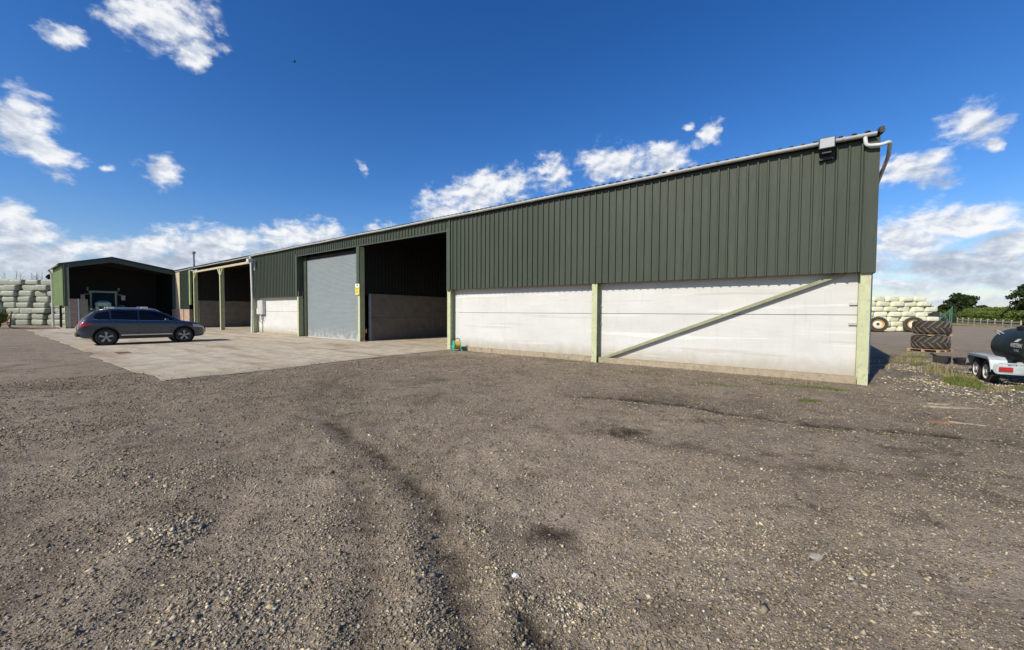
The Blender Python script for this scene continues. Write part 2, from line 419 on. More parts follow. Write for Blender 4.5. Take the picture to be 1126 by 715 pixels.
# ------------------------------------------------------------------ sky with cumulus (azimuth, elevation in degrees; 2x2 shape matrix; strength; greyness)
CLOUDS = [
    (-41.76, 28.968, 0.243, -0.064, 0.041, -0.362, 1.2, 0.0),
    (-38.984, 26.886, 0.468, -0.404, -0.248, -0.279, 0.95, 0.0),
    (-44.413, 28.91, 0.416, -0.01, 0.372, -0.886, 0.8, 0.0),
    (-48.941, 24.767, 0.722, -0.204, -0.007, -0.947, 0.7, 0.0),
    (-51.705, 16.904, 0.472, -0.202, -0.203, -0.298, 1.1, 0.1),
    (-49.908, 14.571, 0.386, -0.171, -0.367, -0.503, 1.0, 0.1),
    (-46.364, 14.402, 1.146, -0.168, 0.037, -1.636, 0.6, 0.0),
    (-42.044, 15.115, 0.463, -0.278, -0.308, -0.373, 0.95, 0.05),
    (-52.342, 6.775, 0.374, -0.09, -0.155, -0.36, 1.3, 0.25),
    (-50.674, 4.52, 0.289, -0.006, 0.052, -0.493, 1.3, 0.5),
    (-53.148, 8.063, 0.648, -0.015, 0.113, -0.58, 1.1, 0.2),
    (-44.205, 6.308, 0.241, -0.004, 0.06, -0.527, 1.2, 0.25),
    (-37.685, 7.425, 0.145, -0.002, 0.042, -0.4, 1.3, 0.2),
    (-29.271, 9.373, 0.179, 0.012, 0.089, -0.462, 1.2, 0.1),
    (-33.715, 5.848, 0.097, -0.001, 0.03, -0.411, 1.3, 0.55),
    (-41.328, 5.032, 0.164, -0.003, 0.047, -0.555, 1.3, 0.6),
    (-20.959, 19.008, 0.852, 0.338, 0.306, -0.656, 0.3, 0.0),
    (-19.232, 11.651, 0.521, -0.003, 0.077, -1.033, 0.9, 0.0),
    (-4.259, 17.084, 0.118, 0.028, 0.08, -0.367, 1.2, 0.05),
    (-10.454, 14.405, 0.238, 0.022, 0.082, -0.624, 1.0, 0.1),
    (5.746, 19.709, 0.319, -0.13, -0.127, -0.367, 0.9, 0.05),
    (14.531, 20.39, 0.21, 0.003, -0.031, -0.387, 1.15, 0.1),
    (20.943, 20.305, 0.253, 0.005, -0.058, -0.485, 1.15, 0.1),
    (26.481, 22.129, 0.59, -0.227, -0.199, -0.39, 0.6, 0.0),
    (24.172, 23.415, 1.131, 0.025, -0.262, -1.651, 0.4, 0.0),
    (49.537, 17.489, 0.453, 0.149, 0.135, -0.409, 0.95, 0.2),
    (50.807, 14.995, 1.274, 0.33, 0.221, -0.915, 0.7, 0.1),
    (45.72, 14.648, 0.327, 0.043, -0.032, -0.57, 1.1, 0.2),
    (49.349, 8.745, 0.22, 0.006, -0.082, -0.491, 1.3, 0.02),
    (45.062, 7.588, 0.241, 0.007, -0.047, -0.385, 1.1, 0.15),
    (52.085, 6.827, 0.275, 0.008, -0.059, -0.411, 1.2, 0.12),
    (48.875, 5.184, 0.132, 0.004, -0.054, -0.571, 1.2, 0.6),
    (45.848, 3.041, 0.232, 0.006, -0.041, -0.89, 0.9, 0.3),
    (51.677, 3.254, 0.225, 0.006, -0.058, -0.924, 1.0, 0.4),
    (48.395, 1.309, 0.14, 0.004, -0.021, -1.239, 0.7, 0.2),
]
def build_world():
    w = bpy.data.worlds.new('World'); SC.world = w; w.use_nodes = True
    nt = w.node_tree; nt.nodes.clear()
    class W(NT):
        def __init__(s): s.t = nt
    t = W()
    out = t.n('ShaderNodeOutputWorld'); bg = t.n('ShaderNodeBackground'); t.l(bg.outputs[0], out.inputs[0])
    sky = t.n('ShaderNodeTexSky', sky_type='NISHITA', sun_disc=False)
    sky.sun_elevation = R(SUN_EL); sky.sun_rotation = R(SUN_AZ); sky.altitude = 60; sky.air_density = 1.0; sky.dust_density = .5; sky.ozone_density = 2.2
    d = t.co('Generated'); s = t.sep(d)
    az = t.math('MULTIPLY', t.math('ARCTAN2', s[0], s[1]), 57.29578)
    el = t.math('MULTIPLY', t.math('ARCSINE', s[2]), 57.29578)
    # deepen the blue: stronger aloft, paler towards the horizon
    hs = t.n('ShaderNodeHueSaturation'); t.l(sky.outputs[0], hs.inputs['Color']); hs.inputs['Saturation'].default_value = SKY_SAT
    hs.inputs['Hue'].default_value = SKY_HUE
    tint = t.ramp(t.rng(el, 0, 45), SKY_TINT)
    skyc = t.mix(1.0, hs.outputs[0], tint, 'MULTIPLY')
    sc_ = t.n('ShaderNodeVectorMath', operation='SCALE'); t.l(skyc, sc_.inputs[0]); sc_.inputs['Scale'].default_value = .1
    skyc = sc_.outputs[0]
    # noise space in degrees
    def comb(a, b, c):
        x = t.n('ShaderNodeCombineXYZ'); t.set(x.inputs[0], a); t.set(x.inputs[1], b); t.set(x.inputs[2], c); return x.outputs[0]
    base = comb(az, t.math('MULTIPLY', el, 1.5), 0.0)
    warp = t.noise(base, .22, 4, .6, col=True)
    wv = t.n('ShaderNodeVectorMath', operation='SUBTRACT'); t.l(warp, wv.inputs[0]); wv.inputs[1].default_value = (.5, .5, .5)
    w2 = t.n('ShaderNodeVectorMath', operation='MULTIPLY'); t.l(wv.outputs[0], w2.inputs[0]); w2.inputs[1].default_value = (4.5, 2.6, 0)
    P = t.n('ShaderNodeVectorMath', operation='ADD'); t.l(comb(az, el, 1.0), P.inputs[0]); t.l(w2.outputs[0], P.inputs[1]); P = P.outputs[0]
    fld = None; W_ = None; G_ = None
    for a, e, m0, m1, m2, m3, st, gr in CLOUDS:
        q = []
        for A, B in ((m0, m1), (m2, m3)):
            x = t.n('ShaderNodeVectorMath', operation='DOT_PRODUCT'); t.l(P, x.inputs[0]); x.inputs[1].default_value = (A, B, -(A * a + B * e)); q.append(x.outputs['Value'])
        ln = t.n('ShaderNodeVectorMath', operation='LENGTH'); t.l(comb(q[0], q[1], 0.0), ln.inputs[0])
        f = t.math('MULTIPLY_ADD', ln.outputs['Value'], -1.0, .94 + .45 * st)
        fld = f if fld is None else t.math('MAXIMUM', fld, f)
        wt = t.math('MAXIMUM', f, 0.0)
        g = t.math('MULTIPLY', wt, t.math('MULTIPLY_ADD', q[1], .38, gr + .12))
        W_ = wt if W_ is None else t.math('ADD', W_, wt); G_ = g if G_ is None else t.math('ADD', G_, g)
    grey = t.math('DIVIDE', G_, t.math('MAXIMUM', W_, .02))
    n1 = t.noise(base, .34, 10, .60, .2); 
    base2 = comb(t.math('ADD', az, .35), t.math('MULTIPLY', t.math('ADD', el, -.5), 1.5), 0.0)
    n2 = t.noise(base2, .34, 7, .58, .2)
    relief = t.math('SUBTRACT', n1, n2)
    F = t.math('ADD', fld, t.math('MULTIPLY', t.math('SUBTRACT', n1, .5), 2.5))
    dens = t.rng(F, .22, 1.12, 0, 1, smooth=True)
    dens = t.math('MULTIPLY', dens, t.rng(fld, -.05, .3, 0, 1, smooth=True))
    dens = t.math('MULTIPLY', dens, .97)
    shade = t.math('SUBTRACT', t.math('ADD', .92, t.math('MULTIPLY', relief, 2.0)), t.math('MULTIPLY', t.math('MAXIMUM', grey, 0.0), .62))
    shade = t.math('SUBTRACT', shade, t.math('MULTIPLY', t.rng(F, 1.0, 2.2), .14))
    cc = t.ramp(t.rng(shade, 0, 1.1), [(0, (.36, .42, .53)), (.35, (.47, .53, .64)), (.60, (.66, .71, .80)), (.82, (.90, .92, .95)), (1, (.97, .97, .97))])
    # thin streaks of haze near the horizon
    hz = t.math('MULTIPLY', t.rng(el, 0, 5.5, .55, 0, smooth=True), 1.0)
    col = t.mix(dens, skyc, cc)
    col = t.mix(t.math('MULTIPLY', hz, .5), col, (.60, .70, .84))
    up = t.n('ShaderNodeVectorMath', operation='SCALE'); t.l(col, up.inputs[0]); up.inputs['Scale'].default_value = 10.0
    t.l(up.outputs[0], bg.inputs[0]); bg.inputs[1].default_value = .1
    w.cycles.sampling_method = 'MANUAL'; w.cycles.sample_map_resolution = 512
SKY_SAT = 1.32; SKY_HUE = .5
SKY_TINT = [(0, (1.24, 1.14, 1.24)), (.30, (.98, 1.12, 1.42)), (1, (.70, .94, 1.34))]
build_world()
# ------------------------------------------------------------------ frame of the yard: the barn's own axes
# local x runs along the long front (0 at the near corner, negative towards the far end), local y into the building
BX, BY, YAW = 8.505, 9.132, 0.94602
BROT = YAW - math.pi / 2
def BW(x, y, z=0.0):
    return Vector((BX + math.sin(YAW) * x + math.cos(YAW) * y, BY - math.cos(YAW) * x + math.sin(YAW) * y, z))
BAY = 7.0; CLAD_Z = 2.70; EAVE = 5.80; DEPTH = 15.0

def sheet(mb, x0, x1, z0, z1, y=0.0, pitch=.2333, rib=.042, sign=-1, axis='x'):
    """box-profile steel sheet, ribs standing out towards the sign side"""
    n = max(1, round((x1 - x0) / pitch)); p = (x1 - x0) / n
    prof = []
    for i in range(n):
        a = x0 + i * p
        prof += [(a, 0), (a + p - .074, 0), (a + p - .060, rib), (a + p - .026, rib), (a + p - .012, 0)]
    prof.append((x1, 0))
    vs = []; fs = []
    for (x, d) in prof:
        q = y + sign * d
        for z in (z0, z1): vs.append((x, q, z) if axis == 'x' else (q, x, z))
    for i in range(len(prof) - 1): fs.append((2 * i, 2 * i + 2, 2 * i + 3, 2 * i + 1))
    mb.add(vs, fs); return mb

barn = empty('barn', BW(0, 0), BROT, 'long dark green sheet metal barn with pale concrete lower walls and open bays', 'barn')

def h_column(parent, x, zt, y0=0.0, w=.19, d=.30, name='column', z0=-.02):
    m = MB()
    a, b = x - w / 2, x + w / 2
    m.box(a, b, y0, y0 + .018, z0, zt); m.box(a, b, y0 + d - .018, y0 + d, z0, zt)
    m.box(x - .007, x + .007, y0 + .018, y0 + d - .018, z0, zt)
    return m.build(name, M['frame_paint'], parent)

# columns on the front line
for i in range(9):
    x = -i * BAY
    if i == 0: x = -.10
    zt = CLAD_Z + .06
    if i in (2, 3): zt = 5.3
    if i == 4: zt = CLAD_Z + .3
    if i == 6: zt = 5.5
    if i == 7: zt = 5.5
    o = h_column(barn, x, zt, y0=.0)
    if i == 3: o['label'] = 'column between the shutter and the open bay'

# pale footing strip, concrete panels in two lifts, per walled bay
def wall_bay(i):
    xa, xb = -(i + 1) * BAY + .10, -i * BAY - (.20 if i == 0 else .10)
    f = MB(); n = 24
    for k in range(n):
        a = xa + (xb - xa) * k / n; b = xa + (xb - xa) * (k + 1) / n
        f.box(a, b - (0 if k == n - 1 else .0), .14 - .02 * random.random(), .35, -.05, (.16 if i < 2 else .06) + .012 * random.random())
    f.build('footing', M['footing'], barn)
    for za, zb in ((.165 if i < 2 else .07, 1.665), (1.68, 3.05)):
        p = MB(); p.rbox(xa, xb, .285, .43, za, zb, .008)
        p.build('concrete_panel', M['panel'], barn)
for i in (0, 1, 4): wall_bay(i)

# upper cladding over the walled bays
def clad(x0, x1, z0, z1, y=-.03):
    m = MB(); sheet(m, x0, x1, z0, z1, y)
    m.build('wall_cladding', M['green_sheet'], barn)
clad(-BAY * 2 + .10, -.20, CLAD_Z, EAVE)
clad(-BAY * 5 + .05, -BAY * 4 - .08, CLAD_Z - .02, EAVE)
# fascia over the open bay and the shutter
clad(-BAY * 4 - .08, -BAY * 2 + .10, 5.34, EAVE)
m = MB()
m.box(-.20, .06, -.075, -.035, CLAD_Z - .03, EAVE); m.box(.02, .06, -.035, .35, CLAD_Z - .03, EAVE)
m.build('corner_flashing', M['green_sheet'], barn)
m = MB()   # jamb flashings
m.box(-BAY * 2 - .07, -BAY * 2 + .07, -.075, -.032, CLAD_Z - .05, 5.44)
m.box(-BAY * 2 + .07, -BAY * 2 + .15, -.08, -.068, CLAD_Z, 5.78)
m.box(-BAY * 3 - .13, -BAY * 3 + .13, -.06, -.02, CLAD_Z - .05, 5.38)
m.box(-BAY * 4 - .12, -BAY * 4 + .06, -.075, -.02, CLAD_Z, 5.44)
m.box(-BAY * 4 + .06, -BAY * 4 + .075, -.02, .42, CLAD_Z, 5.34)
m.box(-BAY * 4 + .06, -BAY * 2 - .07, -.06, -.015, 5.29, 5.35)
m.build('trim_flashing', M['green_trim'], barn)
m = MB()
for k in range(15):                     # drip strip along the bottom of the cladding
    pass
m.box(-BAY * 2 + .10, -.2, -.028, .27, CLAD_Z + .02, CLAD_Z + .05)
m.build('cladding_rail', M['green_trim'], barn)
m = MB(); m.box(-BAY * 5 + .05, -BAY * 4 - .12, -.028, .27, CLAD_Z, CLAD_Z + .03)
m.build('cladding_rail', M['green_trim'], barn)

# gable end facing the right-hand yard
g = MB(); sheet(g, .02, DEPTH, CLAD_Z, EAVE, y=.02, sign=1, axis='y')
g.build('gable_cladding', M['green_sheet'], barn)
g = MB(); g.prism([(0.02, EAVE), (DEPTH - .02, EAVE), (DEPTH / 2, 7.2)], -.05, .015, 'x')
g.build('gable_top', M['green_trim'], barn)
for k in range(2):
    for za, zb in ((0, 1.5), (1.515, 3.0)):
        p = MB(); p.rbox(-.20, -.06, .45 + k * 7.2, .45 + (k + 1) * 7.2 - .1, za, zb, .008); p.build('concrete_panel', M['panel'], barn)
for y in (7.5, 14.8):
    h_column(barn, -.1, EAVE, y0=y)

# back wall, partitions, inside
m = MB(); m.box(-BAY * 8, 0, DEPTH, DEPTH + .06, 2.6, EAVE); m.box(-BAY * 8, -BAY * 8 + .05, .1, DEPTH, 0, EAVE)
m.prism([(.05, EAVE), (DEPTH, EAVE), (DEPTH / 2, 7.36)], -BAY * 8, -BAY * 8 + .04, 'x'); m.build('back_cladding', M['shaded_sheet'], barn)
m = MB(); m.box(-BAY * 8, 0, DEPTH - .2, DEPTH - .02, 0, 3.0); m.build('back_panel', M['panel_shaded'], barn)
def partition(x, y0=.7, mat='panel_shaded', top=2.72):
    y = y0
    for k in range(3):
        y2 = min(y + 5.0, DEPTH - .25)
        for za, zb in ((0, top / 2), (top / 2 + .012, top)):
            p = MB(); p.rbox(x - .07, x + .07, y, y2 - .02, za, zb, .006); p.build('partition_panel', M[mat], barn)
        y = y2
    s = MB(); sheet(s, .3, DEPTH, top - .1, 5.7, y=x - .02, sign=1, axis='y'); s.prism([(.3, 5.7), (DEPTH - .3, 5.7), (DEPTH - .3, 5.95), (DEPTH / 2, 7.36), (.3, 5.95)], x - .05, x - .03, 'x'); s.build('partition_cladding', M['shaded_sheet'], barn)
    c = MB(); c.box(x - .09, x + .12, y0 - .035, y0 - .003, 0, top); c.build('partition_channel', M['galv'] if x > -30 else M['cream'], barn)
partition(-BAY * 3); partition(-BAY * 2 - .1); partition(-BAY * 7 + .02, .4); partition(-BAY * 5 + .2, .5); partition(-BAY * 4 + .0, .6)
# steel purlins and a portal rafter seen dimly in the open bays
for y in (2, 5, 8, 11):
    zz = EAVE + min(y, DEPTH - y) * .19 - .35
    for xa_, xb_ in ((-BAY * 3, -BAY * 2), (-BAY * 7, -BAY * 5)):
        m = MB(); m.box(xa_ + .08, xb_ - .2, y, y + .06, zz, zz + .18); m.build('purlin', M['shaded_sheet'], barn)

# shutter door
sh = empty('shutter_door', (0, 0, 0), parent=barn)
m = MB(); xa, xb = -BAY * 4 + .60, -BAY * 3 - .18; sy = .36
n = 66; z0, z1 = .03, 5.05; vs = []; fs = []
for k in range(n):
    a = z0 + (z1 - z0) * k / n; hh = (z1 - z0) / n
    for t_, dd in ((0, 0), (.15, .010), (.5, .016), (.85, .010)):
        for x in (xa, xb): vs.append((x, sy - dd, a + hh * t_))
for x in (xa, xb): vs.append((x, sy, z1))
for i in range(len(vs) // 2 - 1): fs.append((2 * i, 2 * i + 1, 2 * i + 3, 2 * i + 2))
m.add(vs, fs); m.build('slats', M['shutter'], sh)
m = MB(); m.box(xa, xb, sy - .03, sy + .02, 0, .07); m.build('bottom_rail', M['galv'], sh)
m = MB(); m.box(xa - .08, xa - .003, sy - .06, sy + .05, 0, 5.1); m.build('guide_rail', M['black'], sh)
m = MB(); m.box(xb + .003, xb + .06, sy - .06, sy + .05, 0, 5.1)
m.build('guide_rail', M['black'], sh)
m = MB(); m.tube([(xa, sy + .25, 5.2), (xb, sy + .25, 5.2)], .22, 14); m.build('roller_drum', M['shaded_sheet'], sh)
m = MB(); m.box(xa - .45, xa - .09, sy - .02, sy + .04, 0, 5.3); m.build('reveal_panel', M['green_trim'], barn)
m = MB(); m.box(xb + .07, xb + .09, .27, sy, 0, 5.3)
m.build('reveal_panel', M['green_trim'], barn)

# diagonal brace across the first bay
m = MB(); m.bar((-6.82, .17, .10), (-.25, .19, 2.80), .085, .085)
m.build('diagonal_brace', M['olive'], barn)
for x1_, x2_, z in ((-.36, -.21, 1.42), (-.36, -.21, 1.92), (-BAY + .10, -BAY + .16, 1.3), (-BAY + .10, -BAY + .16, 1.9)):
    m = MB(); m.box(x1_, x2_, .235, .283, z, z + .06); m.build('panel_clip', M['galv'], barn)

# eave beam and knee braces of the open timber-coloured bays
m = MB(); m.box(-BAY * 7 - .1, -BAY * 5 - .1, -.02, .10, 5.40, 5.56); m.build('eave_beam', M['cream'], barn)
for x, s in ((-BAY * 6, -1), (-BAY * 6, 1), (-BAY * 7, 1)):
    m = MB(); m.bar((x + s * .06, .05, 4.85), (x + s * .62, .05, 5.44), .09); m.build('knee_brace', M['frame_paint'], barn)

# last bay: boarded panels over a brick base beside a dark doorway
m = MB(); sheet(m, -BAY * 8, -BAY * 7 - 4.1, 1.85, EAVE, -.02); m.build('wall_cladding', M['green_trim'], barn)
m = MB(); sheet(m, -BAY * 7 - 4.05, -BAY * 7 - 1.25, 1.85, EAVE, -.02); m.build('wall_cladding', M['green_trim'], barn)
m = MB(); m.box(-BAY * 8 + 1.5, -BAY * 8 + 2.9, -.09, -.05, 1.85, EAVE - .1); m.build('cream_post', M['cream'], barn)
m = MB(); m.box(-BAY * 7 - 1.25, -BAY * 7 - .95, -.05, .1, 2.3, EAVE - .1); m.build('edge_trim', M['green_light'], barn)
m = MB(); m.box(-BAY * 8, -BAY * 8 + 3.9, -.08, .25, 0, 1.85); m.box(-BAY * 8 + 3.9, -BAY * 8 + 5.6, -.02, .25, 0, 1.84)
m.build('brick_base', M['brick'], barn)
m = MB(); m.box(-BAY * 7 - 1.3, -BAY * 7 + .0, .5, .55, 0, 5.6); m.build('doorway_shade', M['shaded_sheet'], barn)  # dark sheet stands in for the shade inside the doorway

# roof: dark ribbed sheet, two slopes
def roof_sheet(mb, x0, x1, y0, z0, y1, z1, pitch=.24, rib=.05):
    n = round((x1 - x0) / pitch); p = (x1 - x0) / n; prof = []
    for i in range(n):
        a = x0 + i * p
        prof += [(a, 0), (a + p * .55, 0), (a + p * .62, rib), (a + p * .93, rib)]
    prof.append((x1, 0)); vs = []; fs = []
    for x, d in prof:
        vs += [(x, y0, z0 + d), (x, y1, z1 + d), (x, y0, z0 + d - .02)]
    for i in range(len(prof) - 1):
        fs += [(3*i, 3*i+3, 3*i+4, 3*i+1), (3*i, 3*i+2, 3*i+5, 3*i+3)]
    return mb.add(vs, fs)
m = MB(); roof_sheet(m, -BAY * 8 - .1, .12, -.20, 5.91, DEPTH / 2, 7.42); roof_sheet(m, -BAY * 8 - .1, .12, DEPTH + .2, 5.91, DEPTH / 2, 7.42)
m.build('roof', M['roof'], barn)
m = MB(); m.prism([(-.22, 5.86), (DEPTH / 2, 7.38), (DEPTH / 2, 7.52), (-.22, 5.99)], .03, .11, 'x')
m.prism([(DEPTH + .22, 5.86), (DEPTH / 2, 7.38), (DEPTH / 2, 7.52), (DEPTH + .22, 5.99)], .06, .16, 'x')
m.build('barge_board', M['roof'], barn)
m = MB(); m.box(-BAY * 7, .05, -.03, .0, 5.80, 5.90); m.build('eave_shade_strip', M['black'], barn)  # black strip, the soffit shade under the gutter put into its colour

# gutter
def gutter(mb, x0, x1, y, z, r=.085, n=9):
    vs = []; fs = []
    segs = max(2, int((x1 - x0) / 2)); pts = []
    for k in range(n + 1):
        a = math.pi * k / n; pts.append((-math.cos(a) * r, -math.sin(a) * r))
    pts = pts + [(x * .9, zz * .9) for x, zz in reversed(pts)]
    m_ = len(pts)
    for i in range(segs + 1):
        x = x0 + (x1 - x0) * i / segs; dz = .012 * math.sin(i * 2.1)
        for p, q in pts: vs.append((x, y + p, z + q + dz))
    for i in range(segs):
        for k in range(m_): fs.append((i*m_+k, i*m_+(k+1) % m_, (i+1)*m_+(k+1) % m_, (i+1)*m_+k))
    fs += [tuple(range(m_)), tuple(range(segs * m_, (segs + 1) * m_))]
    mb.add(vs, fs)
m = MB(); gutter(m, -BAY * 5, -.02, -.18, 5.90, .072)
for k in range(12):
    x = -.6 - k * 2.95
    gutter(m, x - .03, x + .03, -.18, 5.899, .079)
gut = m.build('gutter', M['gutter'], barn, smooth=True)
m = MB(); gutter(m, -BAY * 7.1, -BAY * 5 - .05, -.18, 5.84, .06); m.build('gutter', M['gutter'], barn, smooth=True)
m = MB(); m.box(-BAY * 8, -BAY * 7.1, -.10, -.02, 5.80, 5.88); m.build('eave_trim', M['gutter'], barn)

def arc(pts, r=.08, k=5):
    """round the corners of a polyline"""
    P = [Vector(p) for p in pts]; out = [P[0]]
    for i in range(1, len(P) - 1):
        a = (P[i-1] - P[i]); b = (P[i+1] - P[i]); ra = min(r, a.length * .45, b.length * .45)
        a = P[i] + a.normalized() * ra; b = P[i] + b.normalized() * ra
        for j in range(k + 1):
            t = j / k; out.append(a.lerp(P[i], t).lerp(P[i].lerp(b, t), t))
    out.append(P[-1]); return out
m = MB(); m.tube(arc([(-.22, -.18, 5.84), (-.20, -.19, 5.62), (.08, -.19, 5.58), (.21, -.16, 5.63), (.24, .15, 5.42), (.15, .95, 4.95), (.12, 1.1, 4.6), (.12, 1.1, .15)], .08), .040, 12)
m.build('downpipe', M['gutter'], barn, smooth=True)
m = MB(); m.tube([(-BAY * 5 + .02, -.17, 5.84), (-BAY * 5 + .0, -.12, 5.3), (-BAY * 5 + .06, -.10, 2.6), (-BAY * 5 + .02, -.14, .04)], .085, 12)
m.build('downpipe', M['white_pipe'], barn, smooth=True)

# flue behind the roof
m = MB(); m.tube([(0, 0, 0), (0, 0, 1.75)], .11, 12); 
flue = empty('flue_pipe', BW(-54.2, 1.4, 6.1), 0, 'thin grey flue pipe with a cowl sticking up through the barn roof', 'flue')
m.build('pipe', M['galv'], flue, smooth=True)
m = MB(); m.tube([(0, 0, 1.76), (0, 0, 1.86), (0, 0, 2.02), (0, 0, 2.04)], [.16, .2, .2, .1], 12); m.build('cowl', M['galv'], flue, smooth=True)

# ------------------------------------------------------------------ things fixed to the barn
fl = empty('floodlight', BW(-.92, -.34, 5.80), BROT, 'square floodlight on a bracket below the barn gutter near the corner', 'floodlight')
m = MB(); m.prism([(-.05, -.15), (.12, -.11), (.12, .10), (-.05, .15)], -.175, .175, 'x'); m.build('housing', M['black'], fl)
bevel(fl.children[0], .01)
m = MB(); m.box(-.15, .15, -.062, -.052, -.125, .125); m.build('lens', M['lens'], fl)
m = MB(); m.box(-.155, .155, -.055, -.049, -.13, .13); m.bar((-.16, .05, -.02), (-.13, .24, -.30), .03); m.bar((.16, .05, -.02), (.13, .24, -.30), .03); m.box(-.15, .15, .22, .30, -.36, -.29)
m.box(-.10, .10, .04, .2, -.24, -.18)
m.build('bracket', M['black'], fl)

fl.scale = (.9, .9, .9)
sg = empty('warning_sign', BW(-BAY * 3 + .0, -.075, 2.93), BROT, 'small white and yellow warning sign on the column right of the shutter', 'sign')
m = MB(); m.box(-.19, .19, -.012, 0, -.30, .30); m.build('board', M['white'], sg)
m = MB(); m.box(-.185, .185, -.016, -.0125, -.295, .12); m.build('yellow_field', M['yellow'], sg)
m = MB(); m.prism([(-.08, .17), (.08, .17), (0, .28)], -.0165, -.0125, 'y'); m.build('symbol', M['black'], sg)
m = MB()
for k in range(4): m.box(-.13, .13 - .05 * (k % 2), -.0195, -.0165, .04 - .08 * k, .06 - .08 * k)
m.build('lettering', M['black'], sg)

cb = empty('electrical_cabinet', BW(-34.0, .28, 1.95), BROT, 'grey electrical cabinet on the pale wall beside the white downpipe', 'cabinet')
m = MB(); m.rbox(-.45, .42, -.24, 0, -.50, .55, .03); m.build('case', M['grey_box'], cb)
m = MB(); m.box(-.40, .37, -.252, -.243, -.44, .46); m.build('door', M['grey_box'], cb)
m = MB(); m.rbox(-.80, -.50, -.16, 0, -.48, -.05, .02); m.build('meter_box', M['white'], cb)
m = MB(); m.tube(arc([(-.1, -.08, -.5), (-.12, -.1, -.85), (.15, -.1, -1.0), (.32, -.1, -.8), (.34, -.08, -.5)], .15), .02, 6)
m.build('cable', M['black'], cb); m = MB(); m.tube([(-.05, -.05, -.5), (-.06, -.05, -1.85)], .02, 6); m.build('cable', M['black'], cb); m = MB(); m.tube([(-.6, -.05, -.48), (-.6, -.05, -1.0), (-.1, -.05, -1.15)], .018, 6); 
m.build('cable', M['black'], cb)

sl = empty('security_lamp', BW(-34.35, -.08, 5.25), BROT, 'small pale lamp on an arm high on the barn beside the white downpipe', 'lamp')
m = MB(); m.bar((-.05, 0, .25), (-.05, -.35, .25), .06); m.bar((-.05, -.02, .3), (-.05, -.02, -.5), .09); m.build('arm', M['galv'], sl)
m = MB(); m.rbox(-.18, .18, -.55, -.2, .08, .34, .03); m.build('head', M['white_pipe'], sl)

# hose reel on the ground against the wall
hr = empty('hose_reel', BW(-13.25, -.22, 0), BROT + R(62), 'turquoise hose reel with coiled yellow hose against the pale wall', 'hose reel')
for sx in (-.20, .10):
    m = MB(); m.lathe([(.03, sx - .012), (.19, sx - .012), (.215, sx), (.19, sx + .012), (.03, sx + .012)], 24, 'x', (0, 0, .26)); 
    m.bar((sx, 0, .26), (sx + (-.05 if sx < 0 else .05), -.2, .0), .03); m.bar((sx, 0, .26), (sx + (-.05 if sx < 0 else .05), .2, .0), .03)
    m.build('side_plate', M['reel_green'], hr)
m = MB()
for k in range(7):
    x = -.165 + k * .037; pts = [(x + .02 * t / 24, .165 * math.cos(t * math.pi / 12), .26 + .165 * math.sin(t * math.pi / 12)) for t in range(25)]
    m.tube(pts, .02, 6)
m.lathe([(.145, -.18), (.145, .09)], 20, 'x', (0, 0, .26)); m.build('hose', M['hose'], hr, smooth='all')
m = MB(); m.tube(arc([(-.25, 0, .26), (-.25, .0, .53), (.12, .0, .55), (.14, 0, .26)], .12), .013, 8); m.build('handle', M['black'], hr)

lv = MB(); lv.tube(arc([(0, 0, 0), (.05, 0, .5), (.20, 0, .75), (.22, 0, .5)], .1), .025, 8); lv.box(-.1, .15, -.04, .04, 0, .08)
o = lv.build('pump_lever', M['rust'], None, loc=BW(-BAY * 3 + .35, .1, .02)); o.rotation_euler = (0, 0, BROT)
tag(o, 'small rusty bent lever on the floor beside the column with the warning sign', 'lever')

# ------------------------------------------------------------------ tractor shed at the far end
SX = -54.7; SL = 7.9; SD = 7.85
shed = empty('tractor_shed', BW(SX, 0), BROT, 'green gabled shed standing open beside the far end of the barn', 'shed')
# shed local: x from 0 (open gable) to -SL, y from -SD to 0
def LX(y): return y
ap_y, ap_z, e_z = -4.75, 6.72, 5.86
m = MB(); sheet(m, -SL, -.12, 2.12, e_z - .05, -SD, sign=-1); m.build('side_cladding', M['green_light'], shed)
m = MB(); m.box(-SL, -.1, -SD + .01, -SD + .02, 2.14, e_z - .1); m.build('side_lining', M['shaded_sheet'], shed)
m = MB(); m.box(-.14, .05, -SD - .05, -SD + .20, 2.05, e_z); m.build('corner_flashing', M['green_trim'], shed)
h_column(shed, -.03, e_z, y0=-SD + .02, w=.2, d=.3)
m = MB(); m.box(-SL * .55, -SL * .55 + .12, -SD + .05, -SD + .2, 0, e_z); m.build('side_post', M['shaded_sheet'], shed)
# rafters of the open gable, dark verge and roof
m = MB()
m.prism([(-SD, e_z - .38), (ap_y, ap_z - .40), (0, e_z - .42), (0, e_z - .05), (ap_y, ap_z - .02), (-SD, e_z - .02)], -.10, .04, 'x')
m.build('gable_rafter', M['green_trim'], shed)
m = MB()
m.prism([(-SD - .3, e_z - .12), (ap_y, ap_z), (0.1, e_z - .02), (0.1, e_z + .09), (ap_y, ap_z + .13), (-SD - .3, e_z + .01)], .045, .14, 'x')
m.build('verge', M['roof'], shed)
m = MB()
m.prism([(-SD - .3, e_z - .10), (ap_y, ap_z + .02), (0.1, e_z), (0.1, e_z + .05), (ap_y, ap_z + .08), (-SD - .3, e_z - .05)], -SL - .2, .044, 'x')
m.build('roof', M['roof'], shed)
m = MB(); m.tube([(-SL - .1, -SD - .34, e_z - .12), (.1, -SD - .34, e_z - .12)], .07, 8); m.build('gutter', M['gutter'], shed, smooth=True)
m = MB(); m.tube([(-SL, -SD - .33, e_z - .12), (-SL, -SD - .1, e_z - .5), (-SL, -SD - .1, 0)], .09, 8); m.build('downpipe', M['white_pipe'], shed, smooth=True)
